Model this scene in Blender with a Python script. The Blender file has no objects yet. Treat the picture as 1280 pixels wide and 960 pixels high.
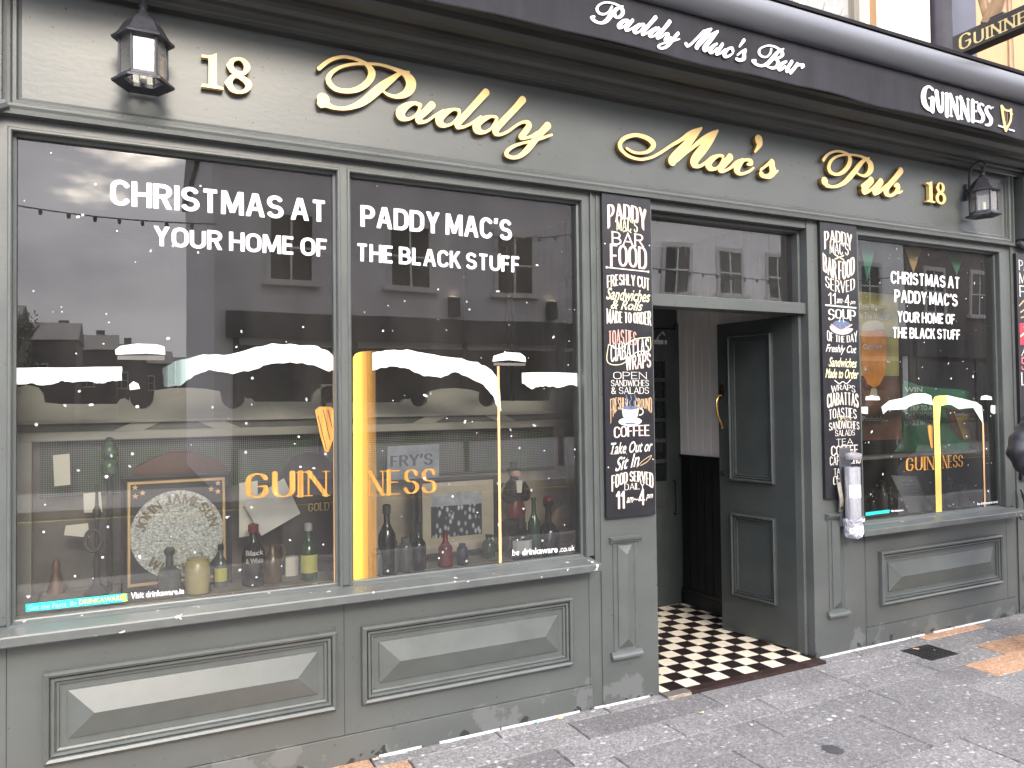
import bpy, bmesh, math, random
import numpy as np
from mathutils import Vector, Matrix, noise
from mathutils.geometry import tessellate_polygon
random.seed(7)
R = math.radians
sc = bpy.context.scene
COL = sc.collection

# ---------------------------------------------------------------- camera
FPX, YAW, PITCH, ROLL, DIST, EYE = 956.5, R(26.4337), R(1.3256), R(-0.7115), 3.4151, 1.6
_cy, _sy, _cp, _sp = math.cos(YAW), math.sin(YAW), math.cos(PITCH), math.sin(PITCH)
FWD = Vector((_sy*_cp, _cy*_cp, _sp))
_r0 = Vector((_cy, -_sy, 0)); _u0 = _r0.cross(FWD)
RGT = _r0*math.cos(ROLL) + _u0*math.sin(ROLL)
UPV = -_r0*math.sin(ROLL) + _u0*math.cos(ROLL)
CPOS = Vector((0, -DIST, EYE))
cam = bpy.data.objects.new('camera', bpy.data.cameras.new('camera'))
COL.objects.link(cam)
cam.matrix_world = Matrix(((RGT.x, UPV.x, -FWD.x, CPOS.x), (RGT.y, UPV.y, -FWD.y, CPOS.y),
                           (RGT.z, UPV.z, -FWD.z, CPOS.z), (0, 0, 0, 1)))
cam.data.sensor_width = 36; cam.data.lens = FPX/1280*36
cam.data.clip_start = 0.05; cam.data.clip_end = 2000
sc.camera = cam

def pt(u, v, y=0.0):
    """measured photo point -> the point of the plane y = const it lies on"""
    q = FWD + RGT*((u-640)/FPX) - UPV*((v-480)/FPX)
    return CPOS + q*((y-CPOS.y)/q.y)
def gpt(u, v, z=0.0):
    q = FWD + RGT*((u-640)/FPX) - UPV*((v-480)/FPX)
    return CPOS + q*((z-CPOS.z)/q.z)

# ---------------------------------------------------------------- sky, sun, exposure
SUN_EL, SUN_AZ = R(30), R(180)          # azimuth clockwise from +Y
SUN_DIR = Vector((math.sin(SUN_AZ)*math.cos(SUN_EL), math.cos(SUN_AZ)*math.cos(SUN_EL), math.sin(SUN_EL)))
world = bpy.data.worlds.new('World'); sc.world = world
world.use_nodes = True
nt = world.node_tree; N = nt.nodes; L = nt.links
bg = N['Background']; bg.inputs['Strength'].default_value = 0.12
sky = N.new('ShaderNodeTexSky'); sky.sky_type = 'NISHITA'; sky.sun_disc = False
sky.sun_elevation = SUN_EL; sky.sun_rotation = SUN_AZ; sky.air_density = 1.2; sky.dust_density = 3
tc = N.new('ShaderNodeTexCoord')
mp = N.new('ShaderNodeMapping'); mp.inputs['Scale'].default_value = (1.0, 1.0, 2.6)
L.new(tc.outputs['Generated'], mp.inputs['Vector'])
cn = N.new('ShaderNodeTexNoise'); cn.inputs['Scale'].default_value = 3.1; cn.inputs['Detail'].default_value = 7
cn.inputs['Roughness'].default_value = 0.55
L.new(mp.outputs['Vector'], cn.inputs['Vector'])
cr = N.new('ShaderNodeValToRGB')
cr.color_ramp.elements[0].position = 0.33; cr.color_ramp.elements[0].color = (8.4, 8.5, 10.2, 1)
cr.color_ramp.elements[1].position = 0.72; cr.color_ramp.elements[1].color = (17.0, 17.2, 18.2, 1)
L.new(cn.outputs['Fac'], cr.inputs['Fac'])
# cloud is thinner, hence brighter, round the hidden sun and overhead
dt = N.new('ShaderNodeVectorMath'); dt.operation = 'DOT_PRODUCT'; dt.inputs[1].default_value = SUN_DIR
L.new(tc.outputs['Generated'], dt.inputs[0])
gl = N.new('ShaderNodeMapRange'); gl.inputs['From Min'].default_value = 0.962; gl.inputs['From Max'].default_value = 0.987
gl.interpolation_type = 'SMOOTHSTEP'
ga = N.new('ShaderNodeMath'); ga.operation = 'MULTIPLY_ADD'; ga.inputs[1].default_value = 0.10; 
gs = N.new('ShaderNodeMath'); gs.operation = 'SUBTRACT'; gs.inputs[1].default_value = 0.5
L.new(cn.outputs['Fac'], gs.inputs[0]); L.new(gs.outputs[0], ga.inputs[0]); L.new(dt.outputs['Value'], ga.inputs[2])
ga.inputs[1].default_value = 0.14
L.new(ga.outputs[0], gl.inputs['Value'])
gm = N.new('ShaderNodeMixRGB'); gm.blend_type = 'ADD'; gm.inputs['Color2'].default_value = (92, 80, 64, 1)
L.new(gl.outputs['Result'], gm.inputs['Fac']); L.new(cr.outputs['Color'], gm.inputs['Color1'])
# an overcast sky is about twice as bright overhead as at the horizon
sz = N.new('ShaderNodeSeparateXYZ'); L.new(tc.outputs['Generated'], sz.inputs[0])
zr = N.new('ShaderNodeMapRange'); zr.inputs['From Min'].default_value = 0.12; zr.inputs['From Max'].default_value = 0.95
zr.inputs['To Min'].default_value = 1.0; zr.inputs['To Max'].default_value = 2.1; L.new(sz.outputs['Z'], zr.inputs['Value'])
zm_ = N.new('ShaderNodeVectorMath'); zm_.operation = 'SCALE'; L.new(gm.outputs['Color'], zm_.inputs[0]); L.new(zr.outputs['Result'], zm_.inputs['Scale'])
mx = N.new('ShaderNodeMixRGB'); mx.inputs['Fac'].default_value = 0.9
L.new(sky.outputs['Color'], mx.inputs['Color1']); L.new(zm_.outputs['Vector'], mx.inputs['Color2'])
L.new(mx.outputs['Color'], bg.inputs['Color'])

sl = bpy.data.lights.new('sun', 'SUN'); sl.energy = 0.55; sl.angle = R(16); sl.color = (1, 0.96, 0.90)
so = bpy.data.objects.new('sun', sl); COL.objects.link(so); so.location = (0, -20, 20)
so.rotation_euler = SUN_DIR.to_track_quat('Z', 'Y').to_euler()
vs = sc.view_settings
vs.view_transform = 'Standard'; vs.look = 'None'; vs.gamma = 1; vs.use_curve_mapping = False
vs.exposure = 0.86
sc.cycles.max_bounces = 8; sc.cycles.transparent_max_bounces = 12; sc.cycles.glossy_bounces = 5
sc.cycles.caustics_reflective = False; sc.cycles.caustics_refractive = False

# ---------------------------------------------------------------- materials
def srgb(r, g, b):
    f = lambda c: (c/255/12.92) if c/255 <= 0.04045 else ((c/255+0.055)/1.055)**2.4
    return (f(r), f(g), f(b))
MATS = {}
def mat(name, col, rough=0.5, metal=0.0, var=0.12, scale=8.0, bump=0.0, bscale=60.0, spec=0.5, emit=None, col2=None,
        speck=None, stretch=(1, 1, 1), coat=0.0):
    """principled material with noise-driven tone, roughness and bump"""
    if name in MATS: return MATS[name]
    m = bpy.data.materials.new(name); m.use_nodes = True; MATS[name] = m
    n = m.node_tree.nodes; l = m.node_tree.links; p = n['Principled BSDF']
    p.inputs['Roughness'].default_value = rough; p.inputs['Metallic'].default_value = metal
    p.inputs['Specular IOR Level'].default_value = spec
    p.inputs['Coat Weight'].default_value = coat
    geo = n.new('ShaderNodeTexCoord'); mpn = n.new('ShaderNodeMapping'); mpn.inputs['Scale'].default_value = stretch
    l.new(geo.outputs['Object'], mpn.inputs['Vector'])
    nz = n.new('ShaderNodeTexNoise'); nz.inputs['Scale'].default_value = scale; nz.inputs['Detail'].default_value = 6
    l.new(mpn.outputs['Vector'], nz.inputs['Vector'])
    rp = n.new('ShaderNodeMapRange'); rp.inputs['From Min'].default_value = 0.3; rp.inputs['From Max'].default_value = 0.7
    l.new(nz.outputs['Fac'], rp.inputs['Value'])
    mi = n.new('ShaderNodeMixRGB'); l.new(rp.outputs['Result'], mi.inputs['Fac'])
    c2 = col2 or tuple(c*(1+var) for c in col)
    mi.inputs['Color1'].default_value = tuple(c*(1-var) for c in col)+(1,) if not col2 else col+(1,)
    mi.inputs['Color2'].default_value = c2+(1,)
    out = mi.outputs['Color']
    if speck:                               # small marks with edges of their own
        scol, sscale, thr = speck
        n2 = n.new('ShaderNodeTexNoise'); n2.inputs['Scale'].default_value = sscale; n2.inputs['Detail'].default_value = 2
        l.new(geo.outputs['Object'], n2.inputs['Vector'])
        r2 = n.new('ShaderNodeMapRange'); r2.inputs['From Min'].default_value = thr; r2.inputs['From Max'].default_value = thr+0.02
        l.new(n2.outputs['Fac'], r2.inputs['Value'])
        m2 = n.new('ShaderNodeMixRGB'); l.new(r2.outputs['Result'], m2.inputs['Fac']); l.new(out, m2.inputs['Color1'])
        m2.inputs['Color2'].default_value = scol+(1,); out = m2.outputs['Color']
    l.new(out, p.inputs['Base Color'])
    rr = n.new('ShaderNodeMapRange'); rr.inputs['To Min'].default_value = max(0.02, rough-0.07); rr.inputs['To Max'].default_value = min(1, rough+0.07)
    l.new(nz.outputs['Fac'], rr.inputs['Value']); l.new(rr.outputs['Result'], p.inputs['Roughness'])
    if bump:
        nb = n.new('ShaderNodeTexNoise'); nb.inputs['Scale'].default_value = bscale; nb.inputs['Detail'].default_value = 4
        l.new(mpn.outputs['Vector'], nb.inputs['Vector'])
        bp = n.new('ShaderNodeBump'); bp.inputs['Strength'].default_value = bump; bp.inputs['Distance'].default_value = 0.004
        l.new(nb.outputs['Fac'], bp.inputs['Height']); l.new(bp.outputs['Normal'], p.inputs['Normal'])
    if emit:
        p.inputs['Emission Color'].default_value = emit[0]+(1,); p.inputs['Emission Strength'].default_value = emit[1]
    return m

GREY = (0.083, 0.090, 0.086)
paint = mat('grey_green_gloss_paint', GREY, 0.36, var=0.13, scale=3.5, bump=0.12, bscale=60, stretch=(.5, 1, 1), speck=((0.035, 0.035, 0.03), 48, 0.712))
trim = mat('moulding_paint', (0.084, 0.093, 0.088), 0.34, var=0.10, scale=9, bump=0.07, bscale=40)
sillp = mat('chipped_sill_paint', (0.092, 0.100, 0.095), 0.38, var=0.15, scale=11, bump=0.2, bscale=45, speck=((0.6, 0.58, 0.52), 24, 0.70))
darkp = mat('dark_green_door_paint', (0.044, 0.050, 0.048), 0.34, var=0.12, scale=6, bump=0.2, bscale=40)
darkred = mat('scuffed_door_paint', (0.043, 0.048, 0.046), 0.36, var=0.12, scale=6, bump=0.2, bscale=40, speck=((0.22, 0.02, 0.02), 15, 0.77))
whitew = mat('white_matchboard_paint', (0.86, 0.83, 0.78), 0.45, var=0.04, scale=5, bump=0.1)
blackp = mat('black_gloss_paint', (0.008, 0.008, 0.009), 0.35, var=0.2)
boardm = mat('black_signboard_paint', (0.013, 0.013, 0.016), 0.38, var=0.25, scale=14, bump=0.15)
gold = mat('gold_letter_face', (0.84, 0.60, 0.25), 0.45, metal=0.2, var=0.06, scale=12, bump=0.05)
goldside = mat('gold_letter_edge', (0.30, 0.18, 0.05), 0.45, metal=0.4)
goldprint = mat('gold_print', (0.44, 0.21, 0.045), 0.4, var=0.45, scale=55, stretch=(1, 1, 0.1))
whitev = mat('white_vinyl', (0.82, 0.82, 0.84), 0.4, var=0.03)
snow = mat('printed_snow', (0.55, 0.60, 0.56), 0.4, scale=9, col2=(0.84, 0.85, 0.81))
orange = mat('printed_orange_line', (0.75, 0.42, 0.2), 0.4, var=0.1)
teal = mat('teal_vinyl', (0.03, 0.55, 0.52), 0.4, var=0.1)
lime = mat('lime_print', (0.62, 0.72, 0.10), 0.4)
iron = mat('black_lantern_metal', (0.050, 0.050, 0.060), 0.34, metal=0.3, var=0.3, scale=30, bump=0.35, bscale=80)
navy = mat('awning_fabric', (0.019, 0.019, 0.024), 0.8, var=0.35, scale=10, stretch=(1, 1, 0.25), bump=0.3, bscale=140, spec=0.3)
alu = mat('grey_aluminium', (0.12, 0.125, 0.14), 0.42, metal=0.3, var=0.06, scale=4, stretch=(0.3, 1, 1))
steel = mat('brushed_steel', (0.62, 0.62, 0.66), 0.28, metal=0.6, var=0.06, scale=30, stretch=(1, 1, 0.1))
foilm = mat('crumpled_foil', (0.75, 0.75, 0.84), 0.25, metal=0.6, bump=0.9, bscale=60)
brass = mat('aged_brass', (0.46, 0.30, 0.10), 0.32, metal=0.85, var=0.2, scale=25)
peach = mat('peach_render', (0.46, 0.29, 0.155), 0.8, var=0.04, scale=3, bump=0.2, bscale=50)
cream = mat('cream_surround', (0.85, 0.80, 0.70), 0.7, var=0.03)
postm = mat('painted_steel_post', (0.075, 0.075, 0.10), 0.4, var=0.15, metal=0.2)
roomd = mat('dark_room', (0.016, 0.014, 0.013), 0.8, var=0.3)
woodbed = mat('dusty_display_bed', (0.28, 0.26, 0.22), 0.7, var=0.25, scale=14)
screenw = mat('grey_wood_screen', (0.33, 0.315, 0.27), 0.55, var=0.12, scale=7, stretch=(0.4, 1, 1))
cherry = mat('red_brown_wood', (0.085, 0.028, 0.014), 0.4, var=0.35, scale=10, stretch=(0.2, 1, 1))
oakw = mat('old_oak', (0.26, 0.18, 0.11), 0.55, var=0.35, scale=14, stretch=(0.3, 1, 1), bump=0.3)
paper = mat('paper_card', (0.68, 0.65, 0.56), 0.8, var=0.06)
greycard = mat('grey_card', (0.30, 0.33, 0.33), 0.6, var=0.08)
bluegrey = mat('blue_grey_enamel', (0.22, 0.25, 0.28), 0.5, var=0.3, scale=12)
ink = mat('dark_ink', (0.02, 0.02, 0.022), 0.6)
nickel = mat('silvered_glass', (0.30, 0.31, 0.29), 0.3, metal=0.5, var=0.5, scale=90, bump=0.8, bscale=160)
goldleaf = mat('gold_leaf', (0.46, 0.30, 0.13), 0.4, metal=0.4, var=0.2)
skinm = mat('skin', (0.52, 0.30, 0.22), 0.5, var=0.06)
puffer = mat('black_padded_nylon', (0.011, 0.011, 0.015), 0.5, var=0.2, scale=10, bump=1.0, bscale=28)
denim = mat('dark_denim', (0.02, 0.025, 0.045), 0.85, var=0.2)
hairm = mat('dark_hair', (0.03, 0.02, 0.012), 0.5, var=0.3)
redp = mat('red_print', (0.60, 0.03, 0.05), 0.45)
tanp = mat('tan_lettering', (0.50, 0.34, 0.20), 0.5, var=0.1)
pinkp = mat('pink_lettering', (0.62, 0.33, 0.29), 0.5, var=0.1)
creamp = mat('cream_lettering', (0.78, 0.72, 0.46), 0.5, var=0.06)
whitep = mat('white_lettering', (0.66, 0.63, 0.58), 0.5, var=0.05)
bluep = mat('blue_grey_paint', (0.10, 0.13, 0.22), 0.5, var=0.4, scale=60)
caulk = mat('white_caulk', (0.50, 0.50, 0.50), 0.6, var=0.08, scale=30)
rubber = mat('black_cable', (0.012, 0.012, 0.012), 0.5)
asphalt = mat('asphalt', (0.04, 0.04, 0.04), 0.85, var=0.2, scale=30, bump=0.6, bscale=200)
kerbm = mat('granite_kerb', (0.27, 0.26, 0.25), 0.75, var=0.12, scale=60)
renderg = mat('grey_render', (0.60, 0.58, 0.59), 0.85, var=0.08, scale=2)
renderw = mat('white_render', (0.85, 0.85, 0.84), 0.8, var=0.04, scale=2)
slate = mat('roof_slate', (0.05, 0.052, 0.06), 0.6, var=0.3, scale=12)
brickf = mat('dull_brick', (0.12, 0.10, 0.095), 0.85, var=0.2, scale=4)
darkglass = mat('dark_window_glass', (0.012, 0.013, 0.015), 0.06, var=0.2)
shopdark = mat('dark_shopfront', (0.03, 0.03, 0.035), 0.4, var=0.2)
bark = mat('bark', (0.06, 0.045, 0.035), 0.9, var=0.3)
leafm = mat('leaves', (0.035, 0.055, 0.02), 0.7, var=0.4, scale=3)
greenb = mat('green_cloth', (0.03, 0.22, 0.12), 0.8, var=0.1)
goldb = mat('gold_cloth', (0.50, 0.36, 0.13), 0.8, var=0.1)
postg = mat('poster_green', (0.025, 0.20, 0.10), 0.5, var=0.3, scale=6)
posto = mat('poster_olive', (0.30, 0.27, 0.08), 0.5, var=0.4, scale=4)
postb = mat('poster_brown', (0.10, 0.04, 0.022), 0.5, var=0.5, scale=8)
ale = mat('printed_ale', (0.62, 0.24, 0.04), 0.5, var=0.35, scale=6)
foam = mat('printed_foam', (0.50, 0.47, 0.36), 0.5, var=0.08)
alegold = mat('printed_lager', (0.34, 0.24, 0.05), 0.5, var=0.3, scale=9)
curtain = mat('net_curtain', (0.52, 0.50, 0.52), 0.8, var=0.06)
bulbm = mat('lamp_glow', (1, 0.85, 0.6), 0.5, emit=((1, 0.8, 0.5), 6))
redlamp = mat('red_lamp_glow', (1, 0.05, 0.08), 0.5, emit=((1, 0.03, 0.08), 8))

def bottle_mat(name, col, rough=0.12):
    return mat(name, col, rough, var=0.15, scale=12, spec=0.6)
bdark = bottle_mat('dark_bottle_glass', (0.010, 0.010, 0.010)); bgreen = bottle_mat('green_bottle_glass', (0.02, 0.06, 0.025))
bbrown = bottle_mat('brown_stoneware', (0.10, 0.06, 0.03), 0.3); bclear = bottle_mat('grey_bottle_glass', (0.10, 0.11, 0.11))
bcream = bottle_mat('cream_stoneware', (0.50, 0.43, 0.22), 0.3); bred = bottle_mat('red_glass', (0.16, 0.02, 0.015))
yellab = mat('yellow_label', (0.52, 0.50, 0.10), 0.6); palelab = mat('pale_label', (0.55, 0.57, 0.55), 0.6)

def glass_material(name, refl=1.0, dust=0.022, ior=1.85):
    m = bpy.data.materials.new(name); m.use_nodes = True
    n = m.node_tree.nodes; l = m.node_tree.links; n.remove(n['Principled BSDF'])
    o = n['Material Output']
    tr = n.new('ShaderNodeBsdfTransparent'); tr.inputs['Color'].default_value = (0.93, 0.95, 0.94, 1)
    g = n.new('ShaderNodeBsdfGlossy'); g.inputs['Roughness'].default_value = 0.0; g.inputs['Color'].default_value = (refl, refl, refl, 1)
    df = n.new('ShaderNodeBsdfDiffuse'); df.inputs['Color'].default_value = (0.6, 0.58, 0.54, 1)
    fr = n.new('ShaderNodeFresnel'); fr.inputs['IOR'].default_value = ior
    m1 = n.new('ShaderNodeMixShader'); m2 = n.new('ShaderNodeMixShader')
    l.new(fr.outputs['Fac'], m1.inputs['Fac']); l.new(tr.outputs[0], m1.inputs[1]); l.new(g.outputs[0], m1.inputs[2])
    # dust film in uneven patches
    t = n.new('ShaderNodeTexCoord'); z = n.new('ShaderNodeTexNoise'); z.inputs['Scale'].default_value = 5; z.inputs['Detail'].default_value = 8
    mpn = n.new('ShaderNodeMapping'); mpn.inputs['Scale'].default_value = (1, 1, 0.35)
    l.new(t.outputs['Object'], mpn.inputs['Vector']); l.new(mpn.outputs['Vector'], z.inputs['Vector'])
    rr = n.new('ShaderNodeMapRange'); rr.inputs['From Min'].default_value = 0.3; rr.inputs['From Max'].default_value = 0.75
    rr.inputs['To Min'].default_value = dust*0.5; rr.inputs['To Max'].default_value = dust*1.8
    l.new(z.outputs['Fac'], rr.inputs['Value']); l.new(rr.outputs['Result'], m2.inputs['Fac'])
    l.new(m1.outputs[0], m2.inputs[1]); l.new(df.outputs[0], m2.inputs[2]); l.new(m2.outputs[0], o.inputs['Surface'])
    return m
glass = glass_material('shop_window_glass')
glasst = glass_material('transom_glass', ior=2.1, dust=0.012)
lglass = glass_material('lantern_glass', dust=0.16, ior=1.5)

def fade_material(name, col, axis_from, axis_to):
    """printed film: ink thins out across its width in vertical streaks"""
    m = bpy.data.materials.new(name); m.use_nodes = True
    n = m.node_tree.nodes; l = m.node_tree.links; p = n['Principled BSDF']; o = n['Material Output']
    p.inputs['Roughness'].default_value = 0.4
    t = n.new('ShaderNodeTexCoord'); s = n.new('ShaderNodeSeparateXYZ'); l.new(t.outputs['Object'], s.inputs[0])
    r = n.new('ShaderNodeMapRange'); r.inputs['From Min'].default_value = axis_from; r.inputs['From Max'].default_value = axis_to
    l.new(s.outputs['X'], r.inputs['Value'])
    z = n.new('ShaderNodeTexNoise'); z.inputs['Scale'].default_value = 60; mpn = n.new('ShaderNodeMapping'); mpn.inputs['Scale'].default_value = (1, 1, 0.01)
    l.new(t.outputs['Object'], mpn.inputs['Vector']); l.new(mpn.outputs['Vector'], z.inputs['Vector'])
    a = n.new('ShaderNodeMath'); a.operation = 'MULTIPLY_ADD'; a.inputs[1].default_value = 0.5
    b = n.new('ShaderNodeMath'); b.operation = 'SUBTRACT'; b.inputs[1].default_value = 0.5
    l.new(z.outputs['Fac'], b.inputs[0]); l.new(b.outputs[0], a.inputs[0]); l.new(r.outputs['Result'], a.inputs[2])
    cr_ = n.new('ShaderNodeValToRGB'); cr_.color_ramp.elements[0].color = col[0]+(1,); cr_.color_ramp.elements[1].color = col[1]+(1,)
    cr_.color_ramp.elements[0].position = 0.10; cr_.color_ramp.elements[1].position = 0.45
    l.new(r.outputs['Result'], cr_.inputs['Fac']); l.new(cr_.outputs['Color'], p.inputs['Base Color'])
    al = n.new('ShaderNodeMapRange'); al.inputs['From Min'].default_value = 0.18; al.inputs['From Max'].default_value = 0.88
    al.inputs['To Min'].default_value = 1; al.inputs['To Max'].default_value = 0
    l.new(a.outputs[0], al.inputs['Value']); l.new(al.outputs['Result'], p.inputs['Alpha'])
    return m

# ---------------------------------------------------------------- mesh building
LOC = {}
class MB:
    def __init__(s): s.v = []; s.f = []
    def add(s, vs, fs):
        o = len(s.v); s.v += [tuple(p) for p in vs]; s.f += [tuple(i+o for i in f) for f in fs]; return s
    def box(s, x0, x1, y0, y1, z0, z1):
        v = [(x0,y0,z0),(x1,y0,z0),(x1,y1,z0),(x0,y1,z0),(x0,y0,z1),(x1,y0,z1),(x1,y1,z1),(x0,y1,z1)]
        return s.add(v, [(0,3,2,1),(4,5,6,7),(0,1,5,4),(1,2,6,5),(2,3,7,6),(3,0,4,7)])
    def rings(s, x0, x1, z0, z1, prof, cap=True, back=None):
        """nested rectangles facing -y: prof = (inset, y); an inset past the half size closes to a ridge"""
        n = len(prof); vs = []
        for ins, y in prof:
            ins = min(ins, (x1-x0)/2-1e-5, (z1-z0)/2-1e-5); ix = iz = ins
            vs += [(x0+ix,y,z0+iz),(x1-ix,y,z0+iz),(x1-ix,y,z1-iz),(x0+ix,y,z1-iz)]
        fs = []
        for k in range(n-1):
            for i in range(4):
                j = (i+1) % 4
                fs.append((4*k+i, 4*k+j, 4*k+4+j, 4*k+4+i))
        if cap: b = 4*(n-1); fs.append((b, b+1, b+2, b+3))
        return s.add(vs, fs)
    def extrude_x(s, prof, x0, x1, caps=True):
        """profile of (y,z) swept along x"""
        n = len(prof)
        vs = [(x0,)+tuple(p) for p in prof]+[(x1,)+tuple(p) for p in prof]
        fs = [(i, i+1, n+i+1, n+i) for i in range(n-1)]
        if caps: fs += [tuple(range(n)), tuple(range(2*n-1, n-1, -1))]
        return s.add(vs, fs)
    def poly_y(s, pts, y0, y1):
        """closed (x,z) outline, front face at y0, back at y1"""
        n = len(pts); ar = sum(pts[i][0]*pts[(i+1)%n][1]-pts[(i+1)%n][0]*pts[i][1] for i in range(n))
        if ar < 0: pts = pts[::-1]
        tri = tessellate_polygon([[Vector((p[0], p[1], 0)) for p in pts]])
        vs = [(p[0], y0, p[1]) for p in pts]+[(p[0], y1, p[1]) for p in pts]
        fs = []
        for t in tri:
            a, b, c = t
            cr_ = (pts[b][0]-pts[a][0])*(pts[c][1]-pts[a][1])-(pts[c][0]-pts[a][0])*(pts[b][1]-pts[a][1])
            t = t if cr_ > 0 else (a, c, b)
            fs.append(tuple(t)); fs.append((t[0]+n, t[2]+n, t[1]+n))
        fs += [(i, i+n, (i+1) % n+n, (i+1) % n) for i in range(n)]
        return s.add(vs, fs)
    def lathe(s, prof, cx=0, cy=0, cz=0, n=20, sx=1, sy=1):
        vs = []; m = len(prof)
        for r, z in prof:
            for k in range(n):
                a = 2*math.pi*k/n; vs.append((cx+r*sx*math.cos(a), cy+r*sy*math.sin(a), cz+z))
        fs = [(i*n+k, i*n+(k+1) % n, (i+1)*n+(k+1) % n, (i+1)*n+k) for i in range(m-1) for k in range(n)]
        fs += [tuple(range(n-1, -1, -1)), tuple(range((m-1)*n, m*n))]
        return s.add(vs, fs)
    def tube(s, pts, rad, n=8, closed=False):
        pts = [Vector(p) for p in pts]; m = len(pts)
        rad = rad if isinstance(rad, (list, tuple)) else [rad]*m
        vs = []; up = None
        for i, p in enumerate(pts):
            a = pts[(i-1) % m] if (i or closed) else p; b = pts[(i+1) % m] if (i < m-1 or closed) else p
            t = (b-a).normalized()
            if up is None:
                up = t.orthogonal().normalized()
            up = (up-t*up.dot(t)).normalized(); w = t.cross(up)
            for k in range(n):
                an = 2*math.pi*k/n; vs.append(p+(up*math.cos(an)+w*math.sin(an))*rad[i])
        fs = [(i*n+k, i*n+(k+1) % n, ((i+1) % m)*n+(k+1) % n, ((i+1) % m)*n+k) for i in range(m if closed else m-1) for k in range(n)]
        if not closed: fs += [tuple(range(n-1, -1, -1)), tuple(range((m-1)*n, m*n))]
        return s.add(vs, fs)
    def build(s, name, m, parent=None, loc=None, smooth=False, bevel=0.0, local=False):
        """one mesh object; vertices are in world metres unless local"""
        base = Vector(LOC[parent.name]) if parent else Vector(loc or (0, 0, 0))
        me = bpy.data.meshes.new(name)
        vs = s.v if local else [(p[0]-base.x, p[1]-base.y, p[2]-base.z) for p in s.v]
        me.from_pydata(vs, [], s.f); me.validate(); me.update()
        if smooth:
            for p in me.polygons: p.use_smooth = True
            me.set_sharp_from_angle(angle=R(38))
        for mm in (m if isinstance(m, (list, tuple)) else [m]): me.materials.append(mm)
        o = bpy.data.objects.new(name, me); COL.objects.link(o)
        if parent: o.parent = parent
        else: o.location = base
        LOC[o.name] = tuple(base)
        if bevel:
            b = o.modifiers.new('bevel', 'BEVEL'); b.width = bevel; b.segments = 2; b.limit_method = 'ANGLE'; b.angle_limit = R(40)
        return o
def tag(o, label, cat, group=None):
    o['label'] = label; o['category'] = cat
    if group: o['group'] = group
    return o
def thing(name, label, cat, loc=(0, 0, 0), group=None):
    o = bpy.data.objects.new(name, None); COL.objects.link(o); o.location = loc; o.empty_display_size = 0.1
    LOC[o.name] = tuple(loc)
    return tag(o, label, cat, group)
def struct(name, mb, m, **k):
    o = mb.build(name, m, **k); o['kind'] = 'structure'; return o

# ---- filled shapes from strokes: union of round or butt strokes, contoured on a grid
def contour(dist, x0, x1, z0, z1, cell):
    nx = int((x1-x0)/cell)+2; nz = int((z1-z0)/cell)+2
    X = x0+np.arange(nx)*cell; Z = z0+np.arange(nz)*cell
    D = dist(X, Z)                                    # D[iz, ix]
    V = []; F = []; E = []; idx = {}
    def vert(key, p):
        if key not in idx: idx[key] = len(V); V.append(p)
        return idx[key]
    ins = D < 0
    act = ins[:-1, :-1] | ins[1:, :-1] | ins[:-1, 1:] | ins[1:, 1:]
    full = ins[:-1, :-1] & ins[1:, :-1] & ins[:-1, 1:] & ins[1:, 1:]
    # full cells merged into horizontal runs
    for iz in range(nz-1):
        row = full[iz]; ix = 0
        while ix < nx-1:
            if row[ix]:
                j = ix
                while j < nx-1 and row[j]: j += 1
                F.append((vert((ix, iz), (X[ix], Z[iz])), vert((j, iz), (X[j], Z[iz])),
                          vert((j, iz+1), (X[j], Z[iz+1])), vert((ix, iz+1), (X[ix], Z[iz+1]))))
                ix = j
            else: ix += 1
    for iz, ix in zip(*np.nonzero(act & ~full)):
        cs = [(ix, iz), (ix+1, iz), (ix+1, iz+1), (ix, iz+1)]
        poly = []; cross = []
        for k in range(4):
            a = cs[k]; b = cs[(k+1) % 4]; da = D[a[1], a[0]]; db = D[b[1], b[0]]
            if da < 0: poly.append(vert(a, (X[a[0]], Z[a[1]])))
            if (da < 0) != (db < 0):
                t = da/(da-db); t = min(max(t, 0.02), 0.98)
                e = vert((min(a, b), max(a, b)), (X[a[0]]+(X[b[0]]-X[a[0]])*t, Z[a[1]]+(Z[b[1]]-Z[a[1]])*t))
                poly.append(e); cross.append((e, da < 0))
        if len(poly) >= 3: F.append(tuple(poly))
        if len(cross) == 2:
            (e1, o1), (e2, o2) = cross
            E.append((e1, e2) if o1 else (e2, e1))
    return V, F, E
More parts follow.
